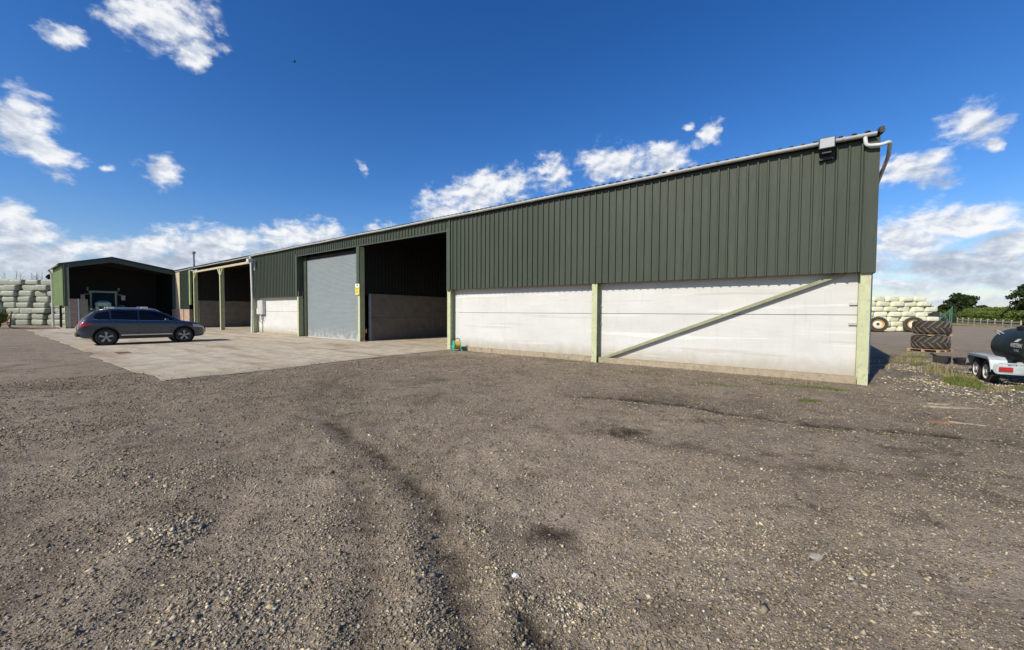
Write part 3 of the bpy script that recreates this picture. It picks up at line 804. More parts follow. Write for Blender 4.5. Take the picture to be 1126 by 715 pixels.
# back and far side, leaving the open corner on the left
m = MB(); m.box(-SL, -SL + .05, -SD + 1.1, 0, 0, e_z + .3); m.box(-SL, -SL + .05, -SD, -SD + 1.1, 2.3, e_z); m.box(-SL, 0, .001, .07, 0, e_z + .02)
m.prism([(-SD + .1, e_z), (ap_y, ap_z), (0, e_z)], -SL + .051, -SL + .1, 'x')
m.build('back_wall', M['shaded_sheet'], shed)
m = MB(); m.box(-.30, -.02, -SD + .36, -SD + .78, 0, 2.72); m.build('brick_pier', M['brick'], shed)
m = MB(); m.box(-.06, .03, -SD + .80, -SD + .90, 0, 2.74); m.build('lit_stripe', M['white_pipe'], shed)  # pale strips either side of the brick pier, sunlight put into their colour
m = MB(); m.box(-.06, .03, -SD + .28, -SD + .355, 0, 2.70); m.build('lit_stripe', M['white_pipe'], shed)
m = MB(); m.box(-.30, -.02, -SD + .92, -SD + 1.45, 0, 2.70); m.build('block_pier', M['block'], shed)
# ------------------------------------------------------------------ ground
def lattice(seed):
    r = np.random.default_rng(seed); return r.random((256, 256))
_L = [lattice(100 + i) for i in range(6)]
def vnoise(x, y, s, k=0):
    x = x * s; y = y * s
    xi = np.floor(x).astype(int); yi = np.floor(y).astype(int); fx = x - xi; fy = y - yi
    fx = fx * fx * (3 - 2 * fx); fy = fy * fy * (3 - 2 * fy); L = _L[k % 6]
    a = L[xi & 255, yi & 255]; b = L[(xi + 1) & 255, yi & 255]; c = L[xi & 255, (yi + 1) & 255]; d = L[(xi + 1) & 255, (yi + 1) & 255]
    return (a * (1 - fx) + b * fx) * (1 - fy) + (c * (1 - fx) + d * fx) * fy
def fbm(x, y, s, o=4, k=0, g=.5):
    v = 0; a = 1; t = 0
    for i in range(o):
        v = v + a * vnoise(x + 17.3 * i, y - 9.1 * i, s * 2 ** i, k + i); t += a; a *= g
    return v / t
def seg_dist(x, y, pts):
    d = np.full(x.shape, 1e9)
    for (ax, ay), (bx, by) in zip(pts[:-1], pts[1:]):
        vx, vy = bx - ax, by - ay; t = np.clip(((x - ax) * vx + (y - ay) * vy) / (vx * vx + vy * vy), 0, 1)
        d = np.minimum(d, np.hypot(x - ax - t * vx, y - ay - t * vy))
    return d
def to_local(x, y):
    dx, dy = x - BX, y - BY
    return dx * math.sin(YAW) - dy * math.cos(YAW), dx * math.cos(YAW) + dy * math.sin(YAW)
TR = [([(-2.9, 5.9), (-2.48, 5.55), (-1.98, 4.96), (-1.16, 3.97), (-.73, 3.31), (-.44, 2.72), (-.25, 2.2), (-.17, 1.87), (-.1, 1.1)], .12, .95),
      ([(-1.9, 4.48), (-1.46, 3.76), (-1.03, 2.72), (-.69, 1.87), (-.5, 1.2)], .12, .65),
      ([(-3.4, 4.6), (-2.6, 3.5), (-2.25, 2.8), (-2.1, 2.2), (-2.0, 1.5)], .16, .40),
      ([(1.3, 7.75), (1.9, 7.62), (3.02, 7.14), (4.0, 6.3), (4.6, 5.9), (6.2, 5.3)], .16, 1.0),
      ([(1.2, 5.6), (1.87, 4.96), (2.5, 4.75), (2.9, 4.3), (4.6, 3.9)], .12, .6),
      ([(-6.0, 1.6), (-4.2, 3.4), (-3.2, 5.2), (-3.0, 7.5), (-4.8, 10.0)], .22, .25),
      ([(2.2, 1.3), (1.9, 2.4), (2.9, 3.6), (5.2, 4.4), (9.0, 4.8)], .18, .25)]
SPOT = [(.14, 1.98, .2, .2, 1.0), (.32, 2.88, .2, .16, .9), (1.65, 5.41, .45, .2, 1.0), (1.45, 5.7, .25, .1, .5), (2.2, 4.9, .35, .12, .6), (-2.87, 3.21, .3, .25, .4),
        (3.0, 6.0, .35, .15, .45), (5.1, 4.7, .7, .2, .5), (6.6, 5.0, .8, .25, .5), (.9, 2.1, .3, .12, .35), (-.1, 2.9, .2, .15, .3), (2.3, 3.3, .5, .1, .4), (-4.5, 4.9, .6, .3, .3)]
PALE = [(-2.62, 2.86, .36, .28, 1.0), (-3.6, 3.9, .9, .35, .5), (-5.2, 5.4, 1.6, .5, .35), (-1.6, 2.2, .5, .25, .35), (.42, 2.15, .3, .12, .6), (1.6, 2.9, .8, .5, .3), (-3.07, 5.6, .8, .2, .3)]
def masks(x, y):
    w = np.zeros(x.shape); ridge = np.zeros(x.shape); n = fbm(x, y, 3.1, 4, 1) - .5; n2 = fbm(x, y, 11, 3, 2) - .5
    rut = np.zeros(x.shape)
    for pts, wd, st in TR:
        d = seg_dist(x + n * .16 + n2 * .05, y + n * .16, pts); g = np.exp(-(d / wd) ** 2) * st; w = np.maximum(w, .34 * st * np.exp(-(d / (wd * 2.6)) ** 2))
        rut = np.maximum(rut, g); ridge = np.maximum(ridge, st * np.exp(-((d - wd * 2.1) / (wd * .8)) ** 2)); w = np.maximum(w, g * np.clip(.72 + n2 * 2.6, 0, 1))
    for cx, cy, a, b, st in SPOT:
        r = np.hypot((x - cx) / a, (y - cy) / b) + n2 * 1.8; w = np.maximum(w, st * np.clip(1.25 - r, 0, 1))
    p = np.zeros(x.shape)
    for cx, cy, a, b, st in PALE:
        r = np.hypot((x - cx) / a, (y - cy) / b) + n * 1.5; p = np.maximum(p, st * np.clip(1.3 - r, 0, 1))
    p = np.maximum(p, ridge * .45 * np.clip(.6 + n * 3, 0, 1))
    lx, ly = to_local(x, y)
    # loose pale chippings on the yard right of the barn
    ch = np.clip((lx - .25 - n * 1.4) / .8, 0, 1) * np.clip((ly + 1.6 - n * 2.5) / 1.2, 0, 1) * np.clip((8.5 - ly + n * 4) / 3.5, 0, 1) * np.clip((6.0 - lx + n * 4) / 2.5, 0, 1)
    return w, p, rut - ridge * .45, ch
def height(x, y):
    w, p, rut, ch = masks(x, y)
    r = np.hypot(x, y); near = np.exp(-(r / 14) ** 2)
    h = (fbm(x, y, .7, 4, 3) - .5) * .07 * np.exp(-(r / 25) ** 2) + (fbm(x, y, 2.3, 3, 1) - .5) * .05 * near + (fbm(x, y, 6, 4, 4, .6) - .5) * .030 * near + (fbm(x, y, 22, 2, 5) - .5) * .009 * np.exp(-(r / 6) ** 2)
    h = h - rut * .034 * near + p * .012
    # the hole at the very front
    h = h - .03 * np.clip(1.2 - np.hypot((x - .14) / .12, (y - 1.98) / .1), 0, 1)
    lx, ly = to_local(x, y)
    h = h + ch * .05 * (fbm(x, y, 1.6, 3, 2) + .2)
    inpad = np.clip((-13.75 - lx) / .6, 0, 1) * np.clip((ly + 9.55) / .6, 0, 1)
    inbarn = np.clip((.1 - lx) / .4, 0, 1) * np.clip((ly + .1) / .4, 0, 1)
    k = np.maximum(inpad, inbarn)
    edge = np.clip((-12.6 - lx) / .7, 0, 1) * np.clip((ly + 10.9) / .7, 0, 1)
    h = h * (1 - .45 * edge) + .012 * edge
    h = h * (1 - k) - .03 * k
    far = np.clip((r - 45) / 60, 0, 1)
    return h * (1 - far) - .02 * (1 - far) * 0
def axis_grid(lo, d0, d1, hi, st, g=1.09):
    a = list(np.arange(d0, d1 + 1e-6, st)); s = st; v = d1
    while v < hi: s *= g; v += s; a.append(v)
    s = st; v = d0; b = []
    while v > lo: s *= g; v -= s; b.append(v)
    return np.array(b[::-1] + a)
gx = axis_grid(-1500, -6.0, 9.5, 1500, .05, 1.07); gy = axis_grid(-400, 1.1, 8.6, 2200, .05, 1.055)
X, Y = np.meshgrid(gx, gy); Z = height(X, Y); w_, p_, _, ch_ = masks(X, Y)
me = bpy.data.meshes.new('ground'); nx, ny = len(gx), len(gy)
V = np.stack([X, Y, Z], -1).reshape(-1, 3).astype(np.float32)
me.vertices.add(len(V)); me.vertices.foreach_set('co', V.ravel())
i = np.arange((ny - 1) * (nx - 1)); r0 = i // (nx - 1); c0 = i % (nx - 1); a0 = r0 * nx + c0
Q = np.stack([a0, a0 + 1, a0 + 1 + nx, a0 + nx], -1).astype(np.int32)
me.loops.add(Q.size); me.loops.foreach_set('vertex_index', Q.ravel())
me.polygons.add(len(Q)); me.polygons.foreach_set('loop_start', np.arange(0, Q.size, 4, dtype=np.int32))
me.polygons.foreach_set('loop_total', np.full(len(Q), 4, dtype=np.int32)); me.polygons.foreach_set('use_smooth', np.ones(len(Q), bool))
me.update(); me.validate()
at = me.attributes.new('ground_mask', 'FLOAT_COLOR', 'POINT')
colr = np.stack([w_, p_, ch_, np.ones_like(w_)], -1).reshape(-1, 4).astype(np.float32); at.data.foreach_set('color', colr.ravel())
ground = bpy.data.objects.new('ground', me); link(ground); tag(ground, kind='structure')

def gravel_material():
    t = NT('gravel_ground'); v = t.geo()
    a = t.n('ShaderNodeAttribute', attribute_name='ground_mask'); s = t.n('ShaderNodeSeparateColor'); t.l(a.outputs['Color'], s.inputs[0]); wet, pale, chip = s.outputs[0], s.outputs[1], s.outputs[2]
    sp = t.sep(v)
    big = t.noise(v, .16, 6, .6, .4); mid = t.noise(v, .9, 8, .68, .5); sml = t.noise(v, 5, 8, .72); fine = t.noise(v, 45, 6, .75)
    c = t.mix(t.rng(big, .32, .68), (.355, .284, .208), (.530, .435, .328))
    c = t.mix(t.math('MULTIPLY', t.rng(mid, .40, .66), .6), c, (.66, .55, .415))
    c = t.mix(t.math('MULTIPLY', t.rng(sml, .50, .70), .55), c, (.11, .088, .068))
    c = t.mix(t.math('MULTIPLY', t.rng(t.noise(v, 2.1, 7, .72, .6), .54, .64), .62), c, (.085, .064, .046))
    c = t.mix(t.math('MULTIPLY', t.rng(t.noise(v, .42, 7, .70, .8), .52, .62), .5), c, (.115, .09, .067))
    # stones: cells of two sizes with their own tone
    for sc, am in ((34, .75), (85, .8), (190, .6)):
        vv = t.n('ShaderNodeTexVoronoi'); t.l(v, vv.inputs['Vector']); vv.inputs['Scale'].default_value = sc
        h = t.n('ShaderNodeSeparateColor'); t.l(vv.outputs['Color'], h.inputs[0])
        tone = t.ramp(h.outputs[0], [(0, (.06, .047, .034)), (.45, (.17, .135, .10)), (.72, (.36, .295, .22)), (.9, (.52, .44, .33)), (1, (.70, .62, .49))])
        pick = t.math('MULTIPLY', t.rng(h.outputs[1], .55, .60), t.rng(vv.outputs[0], .30, .48, 1, 0))
        pick = t.math('MULTIPLY', pick, am)
        c = t.mix(pick, c, tone)
    c = t.mix(t.math('MULTIPLY', t.rng(fine, .55, .72), .65), c, (.46, .385, .295))
    c = t.mix(t.math('MULTIPLY', t.rng(fine, .28, .44, 1, 0), .6), c, (.055, .044, .034))  # crevices darkened: shade between the stones put into the colour
    c = t.mix(t.math('MULTIPLY', wet, .88), c, (.030, .021, .014))
    c = t.mix(t.math('MULTIPLY', pale, .45), c, (.29, .265, .225))
    # chippings
    cv = t.n('ShaderNodeTexVoronoi'); t.l(v, cv.inputs['Vector']); cv.inputs['Scale'].default_value = 17
    ch2 = t.n('ShaderNodeSeparateColor'); t.l(cv.outputs['Color'], ch2.inputs[0])
    cc = t.mix(t.rng(ch2.outputs[0], .2, .9), (.09, .085, .08), (.34, .32, .29))
    c = t.mix(t.math('MULTIPLY', chip, t.rng(sml, .3, .6, .35, .8)), c, cc)
    # dusty drive further out, then fields
    r = t.n('ShaderNodeVectorMath', operation='LENGTH'); t.l(v, r.inputs[0]); r = r.outputs['Value']
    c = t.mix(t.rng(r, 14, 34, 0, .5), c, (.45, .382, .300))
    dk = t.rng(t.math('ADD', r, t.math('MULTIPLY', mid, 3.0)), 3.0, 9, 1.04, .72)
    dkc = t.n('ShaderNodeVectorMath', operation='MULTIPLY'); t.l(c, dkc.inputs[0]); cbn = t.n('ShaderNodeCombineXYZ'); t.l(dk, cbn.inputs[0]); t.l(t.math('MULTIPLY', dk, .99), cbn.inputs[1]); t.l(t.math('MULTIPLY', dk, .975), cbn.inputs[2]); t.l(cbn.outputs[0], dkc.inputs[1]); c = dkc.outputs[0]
    nn = t.noise(v, .08, 5, .6)
    fld = t.rng(t.math('ADD', r, t.math('MULTIPLY', nn, 22)), 101, 108, 0, 1)
    gcol = t.mix(t.rng(t.noise(v, .6, 6, .7), .35, .65), (.085, .10, .035), (.20, .19, .085))
    c = t.mix(fld, c, gcol)
    v1 = t.vor(v, 34); v2 = t.vor(v, 85); v3 = t.vor(v, 190)
    hh = t.math('ADD', t.math('MULTIPLY', v1, -.9), t.math('ADD', t.math('MULTIPLY', v2, -.6), t.math('MULTIPLY', fine, 1.2)))
    nb = t.bump(hh, .85, .018); nb = t.bump(sml, .7, .06, nb)
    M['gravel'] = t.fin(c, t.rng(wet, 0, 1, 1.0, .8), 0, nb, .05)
gravel_material(); me.materials.append(M['gravel'])

# yard slab with a ragged edge
def slab():
    pts = []
    def edge(a, b, st, amp):
        n = int(math.dist(a, b) / st)
        for k in range(n):
            t = k / n; x = a[0] + (b[0] - a[0]) * t; y = a[1] + (b[1] - a[1]) * t
            nx_, ny_ = (b[1] - a[1]), -(b[0] - a[0]); L_ = math.hypot(nx_, ny_)
            d = (float(fbm(np.array([x]), np.array([y]), .6, 5, 2, .42)[0]) - .5) * amp
            pts.append((x + nx_ / L_ * d, y + ny_ / L_ * d))
    edge((-52.6, -9.95), (-13.45, -9.95), .10, .55)
    edge((-13.45, -9.95), (-13.88, -.1), .10, .6)
    pts.append((-13.9, 14.9)); pts.append((-56, 14.9)); pts.append((-56, -8.0)); pts.append((-54.6, -8.1))
    W2 = [BW(x, y) for x, y in pts]
    m = MB(); n = len(W2)
    m.add([(p.x, p.y, .024) for p in W2] + [(p.x, p.y, -.08) for p in W2], [tuple(range(n))] + [(i, (i + 1) % n, (i + 1) % n + n, i + n) for i in range(n)])
    o = m.build('concrete_yard', M['yard']); tag(o, kind='structure')
    m = MB(); a = [BW(x, y) for x, y in ((-66, -8), (-56.05, -8), (-56.05, 0), (-66, 0))]
    m.add([(p.x, p.y, .024) for p in a], [(0, 1, 2, 3)]); o = m.build('shed_floor', M['yard']); tag(o, kind='structure')
slab()

# ------------------------------------------------------------------ loose stones
def in_slab(x, y):
    lx, ly = to_local(x, y); return (lx < -13.5) & (ly > -9.95)
def rocks(name, px, py, size, tone, matname, flat=.6, sink=.25, tint=None):
    gz = np.where(in_slab(px, py), .026, height(px, py))
    n = len(px)
    base = np.array([(1,0,0),(0,1,0),(-1,0,0),(0,-1,0),(0,0,1),(0,0,-1)], float)
    tri = np.array([(0,1,4),(1,2,4),(2,3,4),(3,0,4),(1,0,5),(2,1,5),(3,2,5),(0,3,5)])
    P = base[None] + rng.normal(0, .28, (n, 6, 3))
    sc = np.stack([size * rng.uniform(.7, 1.4, n), size * rng.uniform(.7, 1.2, n), size * rng.uniform(.35, .8, n) * flat / .6], -1)
    P = P * sc[:, None]
    an = rng.uniform(0, 2 * np.pi, n); ca, sa = np.cos(an), np.sin(an)
    tx = rng.normal(0, .35, n); P[:, :, 2] += P[:, :, 0] * tx[:, None]
    x = P[:, :, 0] * ca[:, None] - P[:, :, 1] * sa[:, None]; y = P[:, :, 0] * sa[:, None] + P[:, :, 1] * ca[:, None]
    z = P[:, :, 2] + (gz + size * sink)[:, None]
    V = np.stack([x + px[:, None], y + py[:, None], z], -1).reshape(-1, 3).astype(np.float32)
    T = (tri[None] + (np.arange(n) * 6)[:, None, None]).reshape(-1).astype(np.int32)
    me = bpy.data.meshes.new(name); me.vertices.add(len(V)); me.vertices.foreach_set('co', V.ravel())
    me.loops.add(len(T)); me.loops.foreach_set('vertex_index', T)
    me.polygons.add(len(T) // 3); me.polygons.foreach_set('loop_start', np.arange(0, len(T), 3, dtype=np.int32)); me.polygons.foreach_set('loop_total', np.full(len(T) // 3, 3, dtype=np.int32))
    me.update()
    a = me.attributes.new('tone', 'FLOAT_COLOR', 'POINT')
    C_ = np.repeat(np.concatenate([tone, np.ones((n, 1))], 1)[:, None], 6, 1).reshape(-1).astype(np.float32); a.data.foreach_set('color', C_)
    me.materials.append(M[matname]); o = bpy.data.objects.new(name, me); link(o); return o
t = NT('loose_stone'); a = t.n('ShaderNodeAttribute', attribute_name='tone'); v = t.geo()
c = t.mix(t.rng(t.noise(v, 160, 3, .6), .3, .7), a.outputs['Color'], (.10, .085, .07)); c = t.mix(.35, a.outputs['Color'], c)
M['loose_stone'] = t.fin(c, 1.0, 0, None, .0)
def tones(n, k=None):
    u = rng.random(n) if k is None else k
    b = np.interp(u, [0, .35, .7, .9, .975, 1], [.10, .20, .32, .44, .55, .70])
    wv = rng.uniform(.18, .42, n)
    return np.stack([b * (1 + wv * .85), b * (1 + wv * .22), b * (1 - wv * .85)], -1)
def in_pad(x, y):
    lx, ly = to_local(x, y); return ((lx < -13.3) & (ly > -10.1)) | ((lx < .15) & (ly > -.02))
N = 300000
rr = 1.6 + (rng.random(N) ** 1.5) * 13; th = rng.uniform(R(-60), R(60), N)
px = rr * np.sin(th); py = rr * np.cos(th)
size = rng.lognormal(math.log(.0038), .42, N) * (1 + rr * .10)
den = fbm(px, py, 1.3, 4, 1)
w0, p0, _, c0 = masks(px, py)
lx_, ly_ = to_local(px, py); ins = np.maximum(np.minimum(-13.3 - lx_, ly_ + 10.1), np.where((lx_ < .15) & (lx_ > -14) & (ly_ > .12), 9, 0))
keep = (ins < rng.exponential(.22, N)) & (rng.random(N) < np.clip((den - .30) * 2.2 + p0 * .8 + .38, 0, 1) * (1 - .55 * np.clip(w0, 0, 1)))
px, py, size, p0, w0 = px[keep], py[keep], size[keep], p0[keep], w0[keep]
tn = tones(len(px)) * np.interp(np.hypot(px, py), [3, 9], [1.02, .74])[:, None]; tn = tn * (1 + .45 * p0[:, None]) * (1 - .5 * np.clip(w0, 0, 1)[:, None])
o = rocks('loose_gravel', px, py, np.minimum(size * (1 + .7 * p0), .028), tn, 'loose_stone')
tag(o, 'brown and grey loose gravel scattered over the yard', 'gravel', kind='stuff')
N = 2600     # bigger stones
px = rng.uniform(-7, 10, N); py = 1.6 + rng.random(N) ** 1.3 * 12
keep = ~in_pad(px, py); px, py = px[keep], py[keep]
o = rocks('coarse_gravel', px, py, rng.lognormal(math.log(.0095), .38, len(px)), tones(len(px), rng.uniform(.35, 1, len(px))), 'loose_stone')
tag(o, 'coarser pebbles lying among the loose gravel', 'gravel', kind='stuff')
N = 26000    # pale chippings right of the barn
lx = rng.uniform(.1, 8, N); ly = rng.uniform(-3.2, 10, N)
P3 = np.array([BX + math.sin(YAW) * lx + math.cos(YAW) * ly, BY - math.cos(YAW) * lx + math.sin(YAW) * ly])
_, _, _, c1 = masks(P3[0], P3[1]); keep = rng.random(N) < c1 * np.clip((fbm(P3[0], P3[1], 1.2, 4, 0) - .36) * 4, 0.05, 1)
px, py = P3[0][keep], P3[1][keep]
o = rocks('pale_chippings', px, py, rng.lognormal(math.log(.018), .4, len(px)), tones(len(px), rng.uniform(.3, 1, len(px))) * 1.25, 'loose_stone', flat=.45)
tag(o, 'pale grey stone chippings spread beside the barn corner', 'chippings', kind='stuff')

def rock(name, x, y, s, mat, label, cat='stone', sq=(1, .8, .55)):
    m = MB(); random.seed(int(x * 1000) % 999)
    vs = []; 
    for i in range(5):
        la = -math.pi / 2 + math.pi * (i + .5) / 5
        for j in range(8):
            lo = 2 * math.pi * j / 8 + i * .3; q = random.uniform(.8, 1.15)
            vs.append((math.cos(la) * math.cos(lo) * s * sq[0] * q, math.cos(la) * math.sin(lo) * s * sq[1] * q, math.sin(la) * s * sq[2] * q))
    fs = [tuple(range(8))[::-1], tuple(range(32, 40))] + [(i*8+j, i*8+(j+1) % 8, i*8+8+(j+1) % 8, i*8+8+j) for i in range(4) for j in range(8)]
    m.add(vs, fs); o = m.build(name, mat, None, loc=(x, y, float(height(np.array([x]), np.array([y]))[0]) + s * sq[2] * .55))
    return tag(o, label, cat)
rock('stone', .03, 2.39, .024, M['white'], 'small bright white stone on the gravel near the front, below the open bay')
rock('stone', 2.14, 2.64, .045, M['stone'], 'large buff stone on the gravel in front of the right-hand wall panel')

# broken flat bits of old surface
def flat_piece(name, pts, th, mat, label, cat):
    cx = sum(p[0] for p in pts) / len(pts); cy = sum(p[1] for p in pts) / len(pts); n = len(pts)
    z = float(height(np.array([cx]), np.array([cy]))[0])
    m = MB(); m.add([(x - cx, y - cy, th) for x, y in pts] + [(x - cx, y - cy, -.03) for x, y in pts], [tuple(range(n))] + [(i, (i+1) % n, (i+1) % n + n, i + n) for i in range(n)])
    return tag(m.build(name, mat, None, loc=(cx, cy, z)), label, cat)
def blob(a, b, w, n=26, amp=.35):
    """irregular elongated outline from a to b"""
    a, b = Vector((*a, 0)), Vector((*b, 0)); d = b - a; u = d.normalized(); nrm = Vector((-u.y, u.x, 0)); out = []
    for k in range(n):
        t = 2 * math.pi * k / n; q = 1 + random.uniform(-amp, amp)
        p = a + d * .5 + u * (d.length / 2 * math.cos(t) * (1 + random.uniform(-.06, .06))) + nrm * (w * math.sin(t) * q); out.append((p.x, p.y))
    return out
random.seed(5)
flat_piece('broken_slab', blob((7.62, 7.05), (8.42, 6.80), .05, amp=.5), .016, M['footing'], 'long pale strip of broken concrete in the gravel left of the trailer', 'broken slab')
flat_piece('broken_slab', blob((7.9, 7.25), (8.2, 7.15), .05, amp=.5), .013, M['footing'], 'short pale piece of broken concrete behind the long strip', 'broken slab')
flat_piece('brick_fragment', blob((6.62, 6.06), (6.95, 5.98), .09, amp=.4), .010, M['orange'], 'orange patch of crushed brick in the gravel right of the barn corner', 'brick')
flat_piece('broken_slab', blob((6.9, 6.02), (7.22, 5.8), .018, amp=.4), .013, M['footing'], 'thin pale sliver of concrete beside the orange crushed brick', 'broken slab')
flat_piece('drain_cover', [(p.x, p.y) for p in (BW(-23.2, -9.3), BW(-22.3, -9.3), BW(-22.3, -8.9), BW(-23.2, -8.9))], .05, M['rust'], 'dark rectangular drain cover set in the concrete yard near the car', 'drain cover')

# ------------------------------------------------------------------ grass
def grass(name, patches, mat, label):
    V = []; Fc = []
    for cx, cy, a, b, n, h, rot in patches:
        for _ in range(n):
            r = math.sqrt(random.random()) ** .8; t = random.uniform(0, 2 * math.pi); u, w = a * r * math.cos(t), b * r * math.sin(t)
            x = cx + u * math.cos(rot) - w * math.sin(rot); y = cy + u * math.sin(rot) + w * math.cos(rot)
            V.append((x, y, h * random.uniform(.35, 1.2) * (1.15 - r * .6)))
    A = np.array(V); z = height(A[:, 0], A[:, 1]); vs = []
    for (x, y, h), zz in zip(V, z):
        t = random.uniform(0, 2 * math.pi); l = random.uniform(.1, .7) * h; wd = random.uniform(.004, .009) * (1 + h)
        dx, dy = math.cos(t), math.sin(t); k = len(vs)
        vs += [(x - dy * wd, y + dx * wd, zz - .01), (x + dy * wd, y - dx * wd, zz - .01), (x + dx * l * .4 + dy * wd * .7, y + dy * l * .4 - dx * wd * .7, zz + h * .6), (x + dx * l * .4 - dy * wd * .7, y + dy * l * .4 + dx * wd * .7, zz + h * .6), (x + dx * l, y + dy * l, zz + h)]
        Fc += [(k, k + 1, k + 2, k + 3), (k + 3, k + 2, k + 4)]
    me = bpy.data.meshes.new(name); me.from_pydata(vs, [], Fc); me.materials.append(M[mat])
    o = bpy.data.objects.new(name, me); link(o); return tag(o, label, 'grass', kind='stuff')
random.seed(21)
grass('grass', [(11.0, 9.35, 1.0, .33, 2600, .13, .75), (12.3, 10.7, .5, .2, 500, .14, .8), (10.5, 8.5, .3, .16, 260, .10, .6), (6.95, 8.62, .5, .13, 420, .06, -.5), (5.73, 7.35, .22, .09, 280, .055, 0),
                (4.9, 8.95, .5, .09, 260, .05, -.6), (3.4, 10.9, .8, .08, 220, .05, -.6), (6.3, 9.1, .4, .06, 160, .05, -.6), (13.5, 12.6, .5, .3, 300, .12, .6), (15.8, 15.0, .6, .3, 300, .14, .2), (11.9, 8.7, .7, .2, 420, .08, .2)], 'grass', 'short green grass tufts growing through the gravel')
grass('dry_grass', [(11.6, 9.9, .6, .3, 420, .20, .75), (12.0, 10.8, .4, .3, 260, .34, .6), (14.2, 13.9, 1.0, .5, 500, .22, .6), (12.7, 8.9, 1.2, .3, 620, .10, .2), (10.55, 8.3, .4, .18, 240, .12, .5), (10.2, 11.6, .5, .2, 160, .2, .6),
                    (17.0, 16.2, 1.5, .4, 360, .12, .7), (-2.2, 16.9, .6, .05, 160, .05, -.6), (1.2, 14.45, 1.6, .05, 300, .05, -.62), (7.0, 9.9, 1.2, .05, 260, .06, -.62)], 'dry_grass', 'dry straw coloured grass among the chippings')
# verge along the far fence
P_ = []
for k in range(60):
    t = k / 59; x = 78 + (67 - 78) * t; y = 71 + (50 - 71) * t
    P_.append((x + 1.2, y + .6, .9, 1.1, 60, .45, 0))
grass('verge_grass', P_, 'dry_grass', 'long pale grass along the foot of the far fence')
# ------------------------------------------------------------------ car
def hermite(xs, ys):
    xs = list(xs); ys = list(ys); n = len(xs)
    d = [(ys[i+1] - ys[i]) / (xs[i+1] - xs[i]) for i in range(n - 1)]
    m = [d[0]] + [0 if d[i-1] * d[i] <= 0 else 2 * d[i-1] * d[i] / (d[i-1] + d[i]) for i in range(1, n - 1)] + [d[-1]]
    def f(x):
        x = min(max(x, xs[0]), xs[-1]); i = max(0, min(n - 2, next((k for k in range(n - 1) if x <= xs[k+1]), n - 2)))
        h = xs[i+1] - xs[i]; t = (x - xs[i]) / h
        return (2*t**3 - 3*t*t + 1) * ys[i] + (t**3 - 2*t*t + t) * h * m[i] + (-2*t**3 + 3*t*t) * ys[i+1] + (t**3 - t*t) * h * m[i+1]
    return f
top_z = hermite([0, .06, .16, .36, .62, .95, 1.4, 2.0, 2.5, 2.95, 3.35, 3.68, 3.82, 4.2, 4.5, 4.68, 4.78, 4.82], [.80, .97, 1.14, 1.36, 1.57, 1.66, 1.705, 1.71, 1.685, 1.58, 1.38, 1.17, 1.12, 1.06, .98, .89, .78, .66])
belt_z = hermite([0, .10, .30, 1.0, 2.2, 3.3, 3.8, 4.2, 4.5, 4.68, 4.82], [.76, .98, 1.13, 1.14, 1.10, 1.07, 1.05, 1.0, .92, .83, .62])
bot_z = hermite([0, .15, .5, 1.2, 3.6, 4.4, 4.7, 4.82], [.50, .36, .30, .27, .27, .28, .33, .46])
half_w = hermite([0, .06, .24, .6, 1.2, 3.6, 4.1, 4.4, 4.62, 4.75, 4.82], [.66, .80, .895, .945, .965, .965, .945, .90, .80, .68, .56])
roof_w = hermite([0, .3, .8, 1.5, 2.6, 3.2, 3.7, 4.2, 4.6, 4.82], [.70, .66, .62, .645, .645, .67, .74, .74, .62, .44])
def section(x):
    zb, zs, zt, w, wr = bot_z(x), belt_z(x), top_z(x), half_w(x), roof_w(x)
    g = max(0, min(1, (zt - zs - .03) / .35))
    pts = [(0, zb), (w * .80, zb), (w * .955, zb + .05), (w * .985, zb + .17), (w * .985, zb + (zs - zb) * .48), (w * 1.0, zb + (zs - zb) * .72), (w * .985, zs - .07), (w * .955, zs)]
    pts += [(w * .94 * g + (w * .90) * (1 - g), zs + .012 + .012 * g)]
    wt = wr * g + w * .80 * (1 - g)
    pts += [(w * .92 + (wt - w * .92) * .5, zs + (zt - zs) * (.46 * g + .55 * (1 - g))), (wt, zs + (zt - zs) * (.86 * g + .82 * (1 - g))), (wt * .86, zs + (zt - zs) * .955), (wt * .5, zt - .008), (0, zt)]
    return pts
def dense(pts, k=3):
    out = []
    for i in range(len(pts) - 1):
        p0 = pts[max(i-1, 0)]; p1 = pts[i]; p2 = pts[i+1]; p3 = pts[min(i+2, len(pts)-1)]
        for j in range(k):
            t = j / k
            out.append(tuple(.5 * (2*p1[a] + (p2[a]-p0[a])*t + (2*p0[a]-5*p1[a]+4*p2[a]-p3[a])*t*t + (3*p1[a]-p0[a]-3*p2[a]+p3[a])*t**3) for a in (0, 1)))
    out.append(pts[-1]); return out
def side_pt(x, z, off=.006):
    """point on the right-hand (negative y) body side at height z"""
    s = dense(section(x)); best = None
    for a, b in zip(s[6:-1], s[7:]):
        if (a[1] <= z <= b[1]) and b[1] > a[1]:
            t = (z - a[1]) / (b[1] - a[1]); best = a[0] + (b[0] - a[0]) * t; break
    if best is None: best = s[-6][0]
    return best + off
def side_patch(mb, xs, lo, hi, sgn, off=.006, nz=6, thick=.0):
    vs = []; fs = []
    for x in xs:
        a, b = lo(x), max(hi(x), lo(x) + .001)
        for k in range(nz + 1):
            z = a + (b - a) * k / nz; vs.append((x, sgn * side_pt(x, z, off), z))
    n = nz + 1
    for i in range(len(xs) - 1):
        for k in range(nz): fs.append((i*n+k, (i+1)*n+k, (i+1)*n+k+1, i*n+k+1))
    mb.add(vs, fs)
